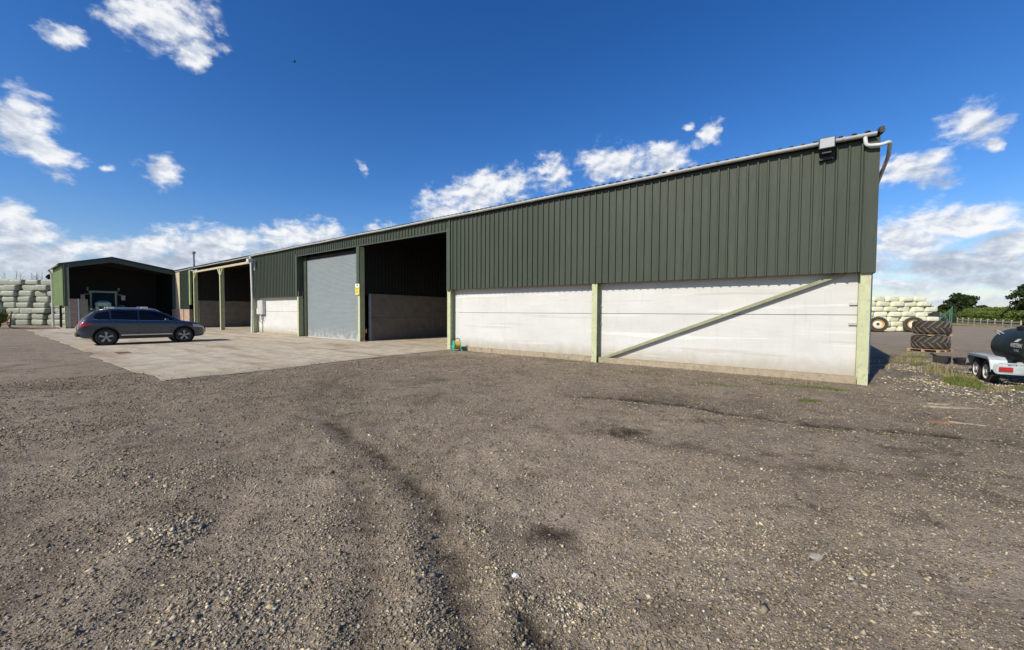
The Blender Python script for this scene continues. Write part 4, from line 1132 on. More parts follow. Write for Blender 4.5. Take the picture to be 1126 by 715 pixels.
def top_patch(mb, xs, wfrac, off=.006, ny=10):
    vs = []; fs = []
    for x in xs:
        s = dense(section(x)); lim = wfrac
        for k in range(-ny, ny + 1):
            y = k / ny * lim(x) if callable(lim) else k / ny * lim
            zz = None
            for a, b in zip(s[::-1][:-1], s[::-1][1:]):
                if a[0] <= abs(y) <= b[0] and b[0] > a[0]:
                    t = (abs(y) - a[0]) / (b[0] - a[0]); zz = a[1] + (b[1] - a[1]) * t; break
            if zz is None: zz = s[-1][1]
            vs.append((x - off * .5, y, zz + off))
    n = 2 * ny + 1
    for i in range(len(xs) - 1):
        for k in range(2 * ny): fs.append((i*n+k, i*n+k+1, (i+1)*n+k+1, (i+1)*n+k))
    mb.add(vs, fs)
def lin(a, b, n): return [a + (b - a) * k / n for k in range(n + 1)]

def make_car():
    ang = math.atan2(.772, .635)
    cx, cy = -18.56 - .87 * .898, 19.50 + .87 * .439
    root = empty('parked_car', (0, 0, 0), 0, 'dark grey SUV with roof bars parked on the concrete yard', 'car')
    xs = [0, .02, .05, .09] + [.14 + .06 * k for k in range(76)] + [4.72, 4.76, 4.79, 4.81, 4.82]
    xs = sorted(set(round(x, 3) for x in xs if x <= 4.82))
    m = MB(); rows = []
    for x in xs:
        s = dense(section(x)); ring = [(x, -p[0], p[1]) for p in s] + [(x, p[0], p[1]) for p in s[::-1][1:-1]]
        rows.append(ring)
    n = len(rows[0]); vs = [p for r_ in rows for p in r_]
    fs = [(i*n+k, i*n+(k+1) % n, (i+1)*n+(k+1) % n, (i+1)*n+k) for i in range(len(rows) - 1) for k in range(n)]
    fs += [tuple(range(n)), tuple(range((len(rows)-1)*n, len(rows)*n))[::-1]]
    m.add(vs, fs)
    body = m.build('body', M['car'], root)
    body.data.materials.append(M['car_black'])
    # wheel arches cut out
    WX = (.93, 3.84); WR = .375
    cut = MB()
    for wx in WX:
        for sg_ in (-1, 1):
            cut.lathe([(.001, sg_ * .55), (.445, sg_ * .55), (.445, sg_ * 1.2), (.001, sg_ * 1.2)], 40, 'y', (wx, 0, WR + .01))
    c = cut.build('arch_cut', M['car_black'])
    bo = body.modifiers.new('b', 'BOOLEAN'); bo.object = c; bo.operation = 'DIFFERENCE'; bo.solver = 'EXACT'
    dg = bpy.context.evaluated_depsgraph_get(); dg.update()
    nm = bpy.data.meshes.new_from_object(body.evaluated_get(dg)); body.modifiers.clear()
    old = body.data; body.data = nm; bpy.data.objects.remove(c)
    nm.polygons.foreach_set('use_smooth', [True] * len(nm.polygons)); nm.set_sharp_from_angle(angle=R(34))
    # dark sill and arch cladding, liners
    for wx in WX:
        for sg_ in (-1, 1):
            m = MB(); nseg = 26; pr = []
            vs = []; fs = []
            for k in range(nseg + 1):
                a = math.pi * (-.06 + 1.12 * k / nseg)
                for rr_, dd in ((.442, .0), (.446, .012), (.485, .012), (.490, 0)):
                    X_ = wx + rr_ * math.cos(a); Z_ = WR + .01 + rr_ * math.sin(a)
                    vs.append((X_, sg_ * (side_pt(X_, max(Z_, bot_z(X_) + .03), 0) + dd), Z_))
            for k in range(nseg):
                for j in range(3): fs.append((k*4+j, (k+1)*4+j, (k+1)*4+j+1, k*4+j+1))
            m.add(vs, fs); m.build('arch_trim', M['car_black'], root, smooth=True)
            m = MB(); m.lathe([(.44, sg_ * .56), (.44, sg_ * .93)], 30, 'y', (wx, 0, WR + .01)); m.lathe([(.001, sg_ * .555), (.44, sg_ * .555)], 30, 'y', (wx, 0, WR + .01)); m.build('arch_liner', M['black'], root)
    for sg_ in (-1, 1):
        m = MB(); side_patch(m, lin(1.43, 3.36, 20), lambda x: bot_z(x) + .02, lambda x: bot_z(x) + .15, sg_, .012); m.build('sill', M['car_black'], root, smooth=True)
        m = MB(); side_patch(m, lin(1.44, 3.35, 20), lambda x: bot_z(x) + .165, lambda x: bot_z(x) + .205, sg_, .014, 2); m.build('sill_trim', M['chrome'], root, smooth=True)
        # glass: three panes
        def up(x): return min(top_z(x) - .105, 1.625 - max(0, (x - 2.5)) * .0)
        def hi_front(x): return min(up(x), 1.60)
        def lo_(x): return belt_z(x) + .045
        for nm_, a, b, hf, lf in (('side_window', 2.12, 3.42, lambda x: max(lo_(x) + .01, min(1.60, top_z(x) - .10)), lo_),
                                  ('side_window', 1.12, 2.05, lambda x: min(1.605, top_z(x) - .09), lo_),
                                  ('side_window', .50, 1.05, lambda x: max(min(1.59, top_z(x) - .10, 1.20 + (x - .50) * 2.4), 1.20), lambda x: lo_(x) + max(0, (.68 - x) * .35))):
            m = MB(); side_patch(m, lin(a, b, 18), lf, hf, sg_, .010, 8); g_ = m.build(nm_, M['car_glass'], root, smooth='all')
            if nm_ == 'side_window':
                f = MB(); side_patch(f, lin(a, b, 18), lambda x: lf(x) - .022, lf, sg_, .012, 1); f.build('window_trim', M['chrome'], g_, smooth='all')
        # door seams
        m = MB()
        for x0, zA, zB in ((2.09, .40, 1.13), (1.26, .72, 1.14), (3.32, .42, 1.02)):
            pts = [(x0 + (0 if x0 != 1.26 else -.10 * math.sin((z - .72) * 3)), sg_ * side_pt(x0, z, .001), z) for z in lin(zA, zB, 8)]
            m.tube(pts, .006, 4)
        m.tube([(x, sg_ * side_pt(x, .41, .001), .41) for x in lin(1.46, 3.32, 12)], .005, 4)
        m.build('door_seam', M['black'], root)
        m = MB()
        for x0 in (1.42, 2.30):
            m.bar((x0, sg_ * side_pt(x0, 1.0, .022), 1.0), (x0 + .2, sg_ * side_pt(x0 + .2, 1.0, .022), 1.0), .028, .03)
        m.build('door_handle', M['car'], root)
        m = MB(); vs = []
        m.lathe([(.001, 0), (.05, .01), (.085, .05), (.09, .10), (.06, .15), (.001, .17)], 12, 'y', (3.12, sg_ * .93 if sg_ > 0 else -.93 - .17, 1.16)); 
        o = m.build('wing_mirror', M['car'], root, smooth='all')
        m = MB(); side_patch(m, lin(.05, .50, 10), lambda x: .88 + .05 * (x > .3) + .10 * max(0, (x - .2)), lambda x: 1.06 - .12 * max(0, (x - .25)), sg_, .010, 5); m.build('tail_light', M['red'], root, smooth='all')
        m = MB(); side_patch(m, lin(4.22, 4.74, 10), lambda x: .74 + .10 * (4.74 - x), lambda x: max(belt_z(x) - .02 - .05 * (4.74 - x), .76), sg_, .008, 5); m.build('headlight', M['lamp_clear'], root, smooth='all')
        m = MB(); rp = [(x, sg_ * (roof_w(x) - .03), top_z(x) + (.03 if .9 < x < 2.8 else -.02)) for x in [.78] + lin(.92, 2.75, 10) + [2.9]]; m.tube(rp, .018, 8); m.build('roof_rail', M['chrome'], root, smooth='all')
    m = MB(); top_patch(m, lin(.20, .60, 8), lambda x: .60 - .02 * x, .008); m.build('rear_window', M['car_glass'], root, smooth='all')
    m = MB(); top_patch(m, lin(2.98, 3.66, 10), lambda x: .60 + .10 * (x - 2.98), .008); m.build('windscreen', M['car_glass'], root, smooth='all')
    m = MB(); m.box(.52, .72, -.56, .56, 1.655, 1.68); m.build('rear_spoiler', M['car'], root)
    m = MB(); m.rbox(-.03, .10, -.78, .78, .42, .56, .03); m.build('rear_bumper', M['car_black'], root)
    m = MB(); m.box(-.045, -.032, -.70, .70, .56, .585); m.build('bumper_trim', M['chrome'], root)
    m = MB(); m.box(-.02, -.008, -.26, .26, .74, .85); pl = m.build('number_plate', M['plate'], root)
    m = MB(); m.rbox(4.78, 4.86, -.5, .5, .50, .80, .02); m.build('grille', M['car_black'], root)
    for k in range(3):
        m = MB(); m.box(4.862, 4.87, -.46, .46, .56 + .08 * k, .575 + .08 * k); m.build('grille_bar', M['chrome'], root)
    for x0 in (1.12, 2.32):
        m = MB(); m.rbox(x0 - .045, x0 + .045, -.62, .62, top_z(x0) + .055, top_z(x0) + .085, .008)
        o = m.build('roof_bar', M['car_black'], root)
        for sg_ in (-1, 1):
            f = MB(); f.rbox(x0 - .13, x0 + .13, sg_ * .62 - .07, sg_ * .62 + .07, top_z(x0) + .01, top_z(x0) + .11, .02); f.build('bar_foot', M['chrome'], o)
    # wheels
    first = None
    for wx in WX:
        for sg_ in (-1, 1):
            wr = bpy.data.objects.new('wheel', None); link(wr, root); wr.location = (wx, sg_ * .835, WR); wr.rotation_euler = (0, 0, 0 if sg_ < 0 else math.pi)
            if first is None:
                # outer face towards -y
                prof = [(.255, .10), (.33, .115), (.362, .10), (.374, .06), (.375, 0), (.374, -.06), (.362, -.105), (.33, -.12), (.262, -.112), (.255, -.09)]
                m = MB(); m.lathe(prof, 44, 'y'); t1 = m.build('tyre', M['rubber'], wr, smooth='all')
                m = MB(); m.lathe([(.262, -.112), (.268, -.100), (.250, -.085), (.235, -.05), (.23, .05), (.25, .1)], 44, 'y')
                for k in range(5):
                    a = 2 * math.pi * k / 5 + .3
                    for da in (-.13, .13):
                        ca, sa = math.cos(a + da * .35), math.sin(a + da * .35); cb_, sb = math.cos(a + da), math.sin(a + da)
                        m.bar((.05 * ca, -.092, .05 * sa), (.245 * cb_, -.085, .245 * sb), .042, .03, up=(0, 1, 0))
                m.lathe([(.001, -.105), (.045, -.105), (.06, -.09), (.06, -.05)], 20, 'y')
                r1 = m.build('rim', M['alloy'], wr, smooth=True)
                m = MB(); m.lathe([(.001, -.045), (.232, -.045)], 30, 'y'); b1 = m.build('brake_shadow', M['black'], wr)
                first = (t1, r1, b1)
            else:
                for s_o in first: q = s_o.copy(); link(q, wr)
    root.rotation_euler = (0, 0, ang)
    hx, hy = .635, .772
    # rear right wheel touches down at the measured spot
    root.scale = (.98, .98, 1.03); root.location = (-19.21 - hx * .91 - .772 * .90, 18.17 - hy * .91 + .635 * .90, .024)
    return root
car = make_car()

# ------------------------------------------------------------------ big tyres
def tyre_mesh(Rr, W, ri, lugs=20, lug_h=.04, axis='z', name='tyre', mat='rubber_dusty', parent=None, lugs_on=True):
    m = MB(); h = W / 2
    prof = [(ri, h * .72), (ri + .03, h * .86), (ri + (Rr - ri) * .5, h), (Rr - .09, h * .93), (Rr - .03, h * .80), (Rr, h * .4), (Rr + .008, 0), (Rr, -h * .4), (Rr - .03, -h * .80), (Rr - .09, -h * .93), (ri + (Rr - ri) * .5, -h), (ri + .03, -h * .86), (ri, -h * .72)]
    m.lathe(prof, 56, axis); nface = len(m.f)
    if lugs_on:
        for k in range(lugs):
            for s in (-1, 1):
                a0 = 2 * math.pi * (k + (.5 if s > 0 else 0)) / lugs
                vs = []; K = 7
                for i in range(K):
                    t = i / (K - 1); ang = a0 + t * (1.6 * math.pi / lugs) + .1 * t * t; hh = s * (-.02 * W + t * (h * .96 + .02 * W))
                    rad = Rr + lug_h - (.018 if t < .75 else .018 + (t - .75) * .30 * 1.0)
                    wd = math.pi / lugs * (.36 + .10 * t)
                    for (da, rr_) in ((-wd, rad - lug_h - .03), (-wd * .75, rad), (wd * .75, rad), (wd, rad - lug_h - .03)):
                        x, y = rr_ * math.cos(ang + da), rr_ * math.sin(ang + da)
                        vs.append({'z': (x, y, hh), 'y': (x, hh, y)}[axis])
                fs = [(i*4+j, i*4+(j+1) % 4, (i+1)*4+(j+1) % 4, (i+1)*4+j) for i in range(K-1) for j in range(4)] + [(0, 1, 2, 3), tuple(range((K-1)*4, K*4))[::-1]]
                m.add(vs, fs)
    o = m.build(name, M['rubber'], parent, smooth=True, fix=False); o.data.materials.append(M[mat])
    for i_, pl_ in enumerate(o.data.polygons): pl_.material_index = int(i_ >= nface)  # carcass darker than the lugs, groove shade put into the colour
    return o
TX, TY = 19.35, 17.75
PR = R(20)
pal = empty('pallet', (TX, TY, 0), PR, 'wooden pallet on the gravel under the stack of two big tyres', 'pallet')
m = MB()
for k in range(7): m.box(-.60 + k * .18, -.60 + k * .18 + .11, -.55, .55, .105, .125)
m.build('deck', M['wood'], pal)
m = MB()
for y in (-.5, 0, .5):
    m.box(-.6, .6, y - .05, y + .05, 0, .02)
    for x in (-.53, 0, .53): m.box(x - .07, x + .07, y - .05, y + .05, .021, .104)
m.build('bearers', M['wood'], pal)
t1 = tyre_mesh(.60, .62, .36, 15, lug_h=.055, name='farm_tyre'); t1.location = (TX, TY, .125 + .31)
tag(t1, 'lower of the two big tractor tyres stacked flat on the pallet', 'tyre', 'big tyres stacked flat')
for i, (dx, dy, lab) in enumerate(((-.42, -.40, 'short timber block between the two stacked tyres, on the left side'), (.40, -.42, 'short timber block between the two stacked tyres, on the right side'))):
    m = MB(); m.rbox(-.12, .12, -.05, .05, 0, .05, .005); o = m.build('timber_block', M['wood'], None, loc=(TX + dx, TY + dy, .745)); o.rotation_euler = (0, 0, .2 + i); tag(o, lab, 'timber block')
t2 = t1.copy(); link(t2); t2.location = (TX + .03, TY, .797 + .31); t2.rotation_euler = (0, 0, .13)
tag(t2, 'upper of the two big tractor tyres, lying on timber blocks', 'tyre', 'big tyres stacked flat')

def wheel(x, y, r, w, rz, tilt, lab):
    root = empty('farm_wheel', (x, y, 0), rz, lab, 'wheel', 'yellow wheels leaning on bales')
    ti = tyre_mesh(r - .03, w, r * .58, 20, .03, 'y', 'tyre', 'rubber_dusty', root); 
    m = MB(); q = r * .58; m.lathe([(q + .01, -w * .36), (q - .03, -w * .34), (q - .05, -w * .2), (q * .80, -w * .12), (q * .78, -w * .05)], 36, 'y'); rm = m.build('rim', M['rim_yellow'], root, smooth=True)
    m = MB(); m.lathe([(q * .79, -w * .055), (q * .6, -w * .14), (q * .34, -w * .16), (q * .30, -w * .06), (.001, -w * .05)], 36, 'y'); ds = m.build('disc', M['rim_white'], root, smooth=True)
    m = MB(); m.lathe([(.001, -w * .07), (q * .28, -w * .07), (q * .28, -w * .055)], 20, 'y'); hb = m.build('hub_hole', M['black'], root)
    for o in (ti, rm, ds, hb): o.location = (0, 0, r); 
    root.rotation_euler = (R(-tilt), 0, rz)
    return root
wheel(35.45, 37.2, .76, .50, -R(30), 9, 'leftmost yellow wheel leaning on the pale bales, nearest the barn corner')
wheel(39.0, 37.3, .76, .50, -R(40), 9, 'yellow wheel leaning on the pale bales, partly behind the stacked tyres')

# ------------------------------------------------------------------ silage bales
def bale_mesh(seed, lx, ly, lz):
    r_ = random.Random(seed); m = MB(); nx_, nz_ = 18, 14; vs = []; n1, n2 = 26, 16
    for i in range(n2 + 1):
        la = -math.pi / 2 + math.pi * i / n2
        for j in range(n1):
            lo = 2 * math.pi * j / n1
            def se(c, e): return math.copysign(abs(c) ** e, c)
            e1, e2 = .34, .30
            x = se(math.cos(la), e1) * se(math.cos(lo), e2); y = se(math.cos(la), e1) * se(math.sin(lo), e2); z = se(math.sin(la), e1)
            p = Vector((x * lx / 2, y * ly / 2, z * lz / 2))
            q = mnoise.noise(Vector((p.x * 1.6 + seed * 7, p.y * 1.6, p.z * 2.2))) * .05 + mnoise.noise(Vector((p.x * 4 + seed * 3, p.y * 4, p.z * 9))) * .016
            # twine grooves
            q -= .012 * (1 if abs(math.sin(p.x * 2 * math.pi / .42)) < .25 else 0)
            d = p.normalized(); vs.append((p.x + d.x * q, p.y + d.y * q, p.z + d.z * q - .03 * (1 - (2 * p.x / lx) ** 2) * (z < 0) * 0))
    fs = [(i*n1+j, i*n1+(j+1) % n1, (i+1)*n1+(j+1) % n1, (i+1)*n1+j) for i in range(n2) for j in range(n1)]
    m.add(vs, fs); return m
def bale_set(lx, ly, lz, mat):
    out = []
    for s in range(4):
        m = bale_mesh(s + int(lx * 10), lx, ly, lz); o = m.build('wrapped_bale', M[mat], None, smooth='all'); out.append(o)
    return out
def stack(kind, mat, rows, lz, label, group, ly, wid):
    protos = bale_set(wid * .965, ly, lz * 1.02, mat); used = set(); k = 0
    for ri, (xa, xb, y, off) in enumerate(rows):
        x = xa + off
        while x + wid * .5 < xb:
            s = random.randrange(4)
            if s not in used: o = protos[s]; used.add(s)
            else: o = protos[s].copy(); link(o)
            o.location = (x + wid / 2 + random.uniform(-.04, .04), y + random.uniform(-JIT, JIT), lz * (ri + .5) + .01)
            o.rotation_euler = (random.uniform(-.035, .035), random.uniform(-.03, .03), random.choice((0, math.pi)) + random.uniform(-.05, .05) + STACK_ROT)
            o.scale = (random.uniform(.93, 1.02), random.uniform(.9, 1.1), random.uniform(.96, 1.04))
            tag(o, label, 'bale', group); x += wid + random.uniform(.0, .05 + JIT * .4)
            k += 1
    for s in range(4):
        if s not in used: bpy.data.objects.remove(protos[s])
random.seed(3)
STACK_ROT = 0; JIT = .28
LW = 1.66
rows = []
for r_i in range(8):
    off = [.0, .05, .55, .25, .0, .08, .5, .35][r_i]
    rows.append((-58.6 if r_i < 7 else -58.2, -45.9 if r_i < 7 else -48.3, 43.0 + .06 * r_i, off))
stack('left', 'wrap_green', rows, .635, 'grey green wrapped bale in the tall stack left of the tractor shed', 'grey green bales in the left stack', 1.3, LW)
JIT = .10
rows = []
ends = [42.7, 42.7, 42.7, 41.9, 41.9, 41.9, 40.9]
for r_i in range(7):
    rows.append((31.8, ends[r_i] + .3, 38.9, [0, .6, .2, .5, .0, .62, .1][r_i] ))
stack('right', 'wrap_white', rows, .50, 'creamy white wrapped bale in the stack behind the leaning yellow wheels', 'creamy white bales in the right stack', 1.2, 1.30)

# ------------------------------------------------------------------ teal machine behind the right stack
tm = empty('folded_cultivator', (44.9, 40.2, 0), R(-35), 'teal green folded farm implement standing right of the white bales', 'farm implement')
m = MB()
m.bar((-1.2, 0, .7), (1.3, 0, .7), .16); m.bar((-1.0, 0, 1.1), (1.0, 0, 1.1), .12)
for x in (-.2, .35, .9): m.bar((x, 0, .6), (x + .05, 0, 2.2 + .5 * (x > .5)), .10); 
m.bar((-.9, 0, .7), (.35, 0, 2.1), .09); m.bar((.9, 0, .7), (.35, -.1, 2.0), .09); m.bar((.35, 0, 2.0), (1.15, 0, 3.0), .08); m.bar((1.15, 0, .9), (1.15, 0, 3.15), .08)
m.bar((.6, .3, .6), (.6, .3, 1.6), .3)
m.build('frame', M['teal'], tm); tm.scale = (.62, .62, .82)
m = MB()
for k in range(7):
    x = -1.1 + k * .36; m.tube(arc([(x, .1, .75), (x, .5, .6), (x, .35, .05)], .15), .035, 6)
m.build('tines', M['rust'], tm)
m = MB(); m.rbox(-1.3, -.35, -.5, .4, 1.15, 2.35, .08); m.rbox(.1, .5, -.4, .1, 1.3, 1.7, .04); m.build('hopper', M['black'], tm)
m = MB(); m.lathe([(.1, -.12), (.30, -.13), (.36, -.06), (.36, .06), (.30, .13), (.1, .12)], 22, 'y', (-.8, -.4, .36)); m.build('wheel', M['rubber'], tm, smooth=True)
m = MB(); m.rbox(-.35, .25, -.2, .2, 0, .55, .04); m.bar((.1, 0, .5), (.1, 0, .95), .05)
o = m.build('seed_box', M['black'], None, loc=(42.0, 38.7, 2.02)); tag(o, 'small black box with a short post on the right end of the white bales', 'box')

# ------------------------------------------------------------------ black troughs on the ground
tr = MB(); prof = [(.02, .05), (.36, .05), (.42, .22), (.45, .24), (.47, .22), (.40, .0), (.02, 0)]
tr.lathe(prof, 26, 'z'); o = tr.build('rubber_trough', M['black'], None, smooth=True, loc=(15.45, 13.05, 0)); o.scale = (.85, .6, .9); o.rotation_euler = (0, 0, .4); tag(o, 'low round black rubber trough lying beside the tyre stack', 'trough')
tr = MB(); tr.rbox(-.20, .20, -.16, .16, .0, .06, .02)
for a, b, c, d in ((-.22, -.18, -.16, .16), (.18, .22, -.16, .16), (-.18, .18, -.18, -.15), (-.18, .18, .15, .18)): tr.box(a, b, c, d, .06, .27)
tr.bar((-.2, .1, .27), (-.3, .2, .33), .05); o = tr.build('plastic_crate', M['black'], None, loc=(14.92, 13.3, 0)); o.rotation_euler = (0, .06, .5); tag(o, 'square black plastic crate left of the round black trough', 'crate')

# ------------------------------------------------------------------ bowser trailer
ta = math.atan2(.802, .597); TO = Vector((12.40, 8.97, 0))
tl = empty('bowser_trailer', TO, ta, 'galvanised twin axle trailer with red rear lamp carrying the green tank', 'trailer')
m = MB()
for y in (-.52, .52): m.box(-.78, 2.3, y - .03, y + .03, .40, .50)
for x in (-.78, .0, .68, 1.5, 2.27): m.box(x, x + .05, -.49, .49, .41, .49)
m.bar((2.3, .52, .45), (3.6, .03, .45), .06, .09); m.bar((2.3, -.52, .45), (3.6, -.03, .45), .06, .09); m.box(3.5, 3.9, -.04, .04, .42, .50)
m.build('chassis', M['galv'], tl)
for s in (-1, 1):
    m = MB(); y0_, y1_ = (.62, .90) if s > 0 else (-.90, -.62)
    P_ = [(-.50, .40), (-.40, .62), (-.28, .685), (.96, .685), (1.08, .62), (1.18, .40)]
    inner = [(a, b - .018) for a, b in P_]
    vs = []; 
    for a, b in P_: vs += [(a, y0_, b), (a, y1_, b)]
    fs = [(2*i, 2*i+1, 2*i+3, 2*i+2) for i in range(len(P_) - 1)]
    m.add(vs, fs); ye = y1_ if s > 0 else y0_; yi = y0_ if s > 0 else y1_
    vs = []; 
    for a, b in P_: vs += [(a, ye, b), (a, ye, b - .055)]
    m.add(vs, fs)
    m.add([(a, yi, b) for a, b in P_], [tuple(range(len(P_)))])
    o = m.build('mudguard', M['galv'], tl); sm_ = o.modifiers.new('s', 'SOLIDIFY'); sm_.thickness = .006
    m = MB(); m.rbox(-.80, -.74, s * .66 - .24, s * .66 + .24, .36, .53, .01); o = m.build('lamp_board', M['galv'], tl)
    m = MB(); m.rbox(-.835, -.80, s * .75 - .105, s * .75 + .105, .40, .495, .012); o2 = m.build('tail_lamp', M['red'], o)
    m = MB(); m.tube(arc([(-.78, s * .36, .53), (-.78, s * .50, .575), (-.78, s * .90, .575), (-.78, s * .92, .40), (-.78, s * .88, .34), (-.78, s * .1, .34)], .08), .018, 8); m.build('guard_tube', M['galv'], tl, smooth='all')
    for x in (0, .68):
        wn = bpy.data.objects.new('wheel', None); link(wn, tl); wn.location = (x, s * .76, .30)
        m = MB(); m.lathe([(.17, -.08), (.25, -.088), (.29, -.07), (.30, 0), (.29, .07), (.25, .088), (.17, .08)], 30, 'y'); m.build('tyre', M['rubber'], wn, smooth=True)
        m = MB(); m.lathe([(.175, s * .085), (.165, s * .06), (.14, s * .035), (.07, s * .05), (.05, s * .085), (.001, s * .085)], 28, 'y'); m.build('rim', M['rim_white'], wn, smooth=True)
m = MB(); m.box(-.82, -.79, -.37, .37, .40, .47); m.build('rear_bar', M['galv'], tl)

tk = empty('fuel_tank', TO, ta, 'dark green rounded tank with white lettering on the trailer', 'tank')
m = MB(); prof = [(.001, -.60), (.16, -.592), (.30, -.565), (.40, -.52), (.455, -.46), (.475, -.38), (.475, 1.25), (.455, 1.33), (.40, 1.40), (.30, 1.45), (.16, 1.48), (.001, 1.49)]
m.lathe(prof, 48, 'x', (0, 0, .92)); tb = m.build('shell', M['tank'], tk, smooth='all')
m = MB()
for x in (-.30, .45, 1.15): m.box(x, x + .07, -.46, .46, .492, .60)
m.build('saddle', M['galv'], tk)
m = MB(); m.lathe([(.20, 1.40), (.22, 1.44), (.22, 1.49), (.001, 1.50)], 24, 'z', (.6, 0, -.04)); m.tube(arc([(1.0, .0, 1.36), (1.0, .0, 1.46), (1.15, .0, 1.46), (1.15, .0, 1.36)], .06), .018, 8)
m.build('filler_cap', M['black'], tk, smooth=True)
m = MB(); m.tube(arc([(.95, .33, 1.25), (.95, .44, 1.33), (1.1, .46, 1.33), (1.1, .36, 1.22)], .04), .012, 6); m.build('lifting_eye', M['galv'], tk, smooth=True)
def text_mesh(txt, size, name, mat, parent, fn, bold=.0):
    cu = bpy.data.curves.new(name, 'FONT'); cu.body = txt; cu.size = size; cu.align_x = 'CENTER'; cu.offset = bold; cu.resolution_u = 3
    o = bpy.data.objects.new(name, cu); link(o); dg = bpy.context.evaluated_depsgraph_get(); dg.update()
    me_ = bpy.data.meshes.new_from_object(o.evaluated_get(dg)); bpy.data.objects.remove(o); bpy.data.curves.remove(cu)
    import bmesh
    bm = bmesh.new(); bm.from_mesh(me_); bmesh.ops.subdivide_edges(bm, edges=[e for e in bm.edges if e.calc_length() > .03], cuts=2)
    for v in bm.verts: v.co = fn(v.co)
    bm.to_mesh(me_); bm.free(); me_.materials.clear(); me_.materials.append(M[mat]); q = bpy.data.objects.new(name, me_); return link(q, parent)
def on_tank(p):
    # left side of the tank, text running from front to rear
    r_ = .479; a = (p.y - 0) / r_ + R(5)
    return Vector((-.22 - p.x, r_ * math.cos(a), .92 + r_ * math.sin(a)))
tk.scale = (1, .96, .97)
text_mesh('WESTERN', .135, 'lettering', 'white', tb, on_tank, .004)
text_mesh('GLOBAL', .075, 'lettering', 'white', tb, lambda p: on_tank(Vector((p.x + .06, p.y - .10, 0))), .002)
m = MB(); vs = [on_tank(Vector((x, y, 0))) for x, y in ((-.20, .13), (.0, .13), (.09, .215), (-.09, .215))]; m.add(vs, [(0, 1, 2, 3)]); m.build('emblem', M['white'], tb)

# ------------------------------------------------------------------ tractor inside the shed
TL = empty('farm_tractor', BW(SX - 3.3, -4.95, .024), BROT - R(8), 'pale green tractor parked inside the dark shed, facing out', 'tractor')
# local: x forward
m = MB(); m.rbox(-.1, 2.15, -.46, .46, 1.05, 2.22, .16); m.build('bonnet', M['tractor'], TL, smooth=True)
m = MB(); m.rbox(2.152, 2.2, -.30, .30, 1.15, 1.75, .04); m.build('grille', M['black'], TL)
m = MB(); m.rbox(-2.1, 2.1, -.28, .28, .75, 1.05, .04); m.build('chassis', M['black'], TL)
m = MB(); m.rbox(-2.0, -.15, -.88, .88, 2.98, 3.16, .08); m.build('cab_roof', M['tractor'], TL, smooth=True)
m = MB()
for x, y in ((-.25, -.74), (-.25, .74), (-1.2, -.80), (-1.2, .80), (-1.85, -.74), (-1.85, .74)): m.bar((x + (.2 if x > -1 else 0), y, 1.3), (x, y, 3.0), .08)
m.rbox(-1.9, -.05, -.78, .78, 1.1, 1.5, .04); m.build('cab_frame', M['tractor'], TL)
m = MB(); m.add([(-.06, -.70, 1.5), (-.06, .70, 1.5), (-.22, .70, 2.97), (-.22, -.70, 2.97)], [(0, 1, 2, 3)]); m.add([(-.3, -.78, 1.5), (-1.8, -.78, 1.5), (-1.8, -.78, 2.97), (-.3, -.78, 2.97)], [(0, 1, 2, 3)]); m.build('cab_window', M['pale_blue_glass'], TL)
for s in (-1, 1):
    m = MB(); vs = []; fs = []
    for k in range(13):
        a = R(-10) + math.pi * 1.02 * k / 12
        for r_, y in ((1.0, .78), (1.04, 1.30), (.98, 1.34)): vs.append((-1.35 + r_ * math.cos(a), s * y, .92 + r_ * math.sin(a)))
    for k in range(12):
        for j in range(2): fs.append((k*3+j, (k+1)*3+j, (k+1)*3+j+1, k*3+j+1))
    m.add(vs, fs); m.build('mudguard', M['tractor'], TL, smooth=True)
    m = MB(); vs = []; fs = []
    for k in range(9):
        a = R(20) + R(140) * k / 8
        for y in (.62, 1.02): vs.append((1.45 + .78 * math.cos(a), s * y, .70 + .78 * math.sin(a)))
    for k in range(8): fs.append((2*k, 2*k+1, 2*k+3, 2*k+2))
    m.add(vs, fs); m.build('mudguard', M['tractor'], TL, smooth=True)
    for x, r_, w_w, y in ((-1.35, .93, .5, 1.05), (1.45, .68, .42, .84)):
        wn = bpy.data.objects.new('wheel', None); link(wn, TL); wn.location = (x, s * y, r_)
        tyre_mesh(r_ - .04, w_w, r_ * .55, 18, .04, 'y', 'tyre', 'rubber', wn)
        m = MB(); m.lathe([(r_ * .56, s * w_w * .35), (r_ * .5, s * w_w * .2), (r_ * .2, s * w_w * .1), (.001, s * w_w * .1)], 24, 'y'); m.build('rim', M['rim_white'], wn, smooth=True)
    m = MB(); m.bar((-.3, s * .8, 2.85), (-.25, s * 1.15, 2.8), .04); m.rbox(-.29, -.23, s * 1.22 - .13, s * 1.22 + .13, 2.35, 2.78, .02); m.build('mirror', M['grey_box'], TL)
    m = MB(); m.tube([(-1.0, s * .93, 3.16), (-1.0, s * .95, 3.26), (-1.0, s * .95, 3.42), (-1.0, s * .95, 3.46)], [.03, .07, .075, .03], 12); m.build('beacon', M['cream'], TL, smooth='all')
    m = MB(); m.rbox(2.17, 2.215, s * .33 - .07, s * .33 + .07, 1.55, 1.7, .01); m.build('headlight', M['lamp_clear'], TL)

TL.scale = (1.16, 1.16, 1.16)
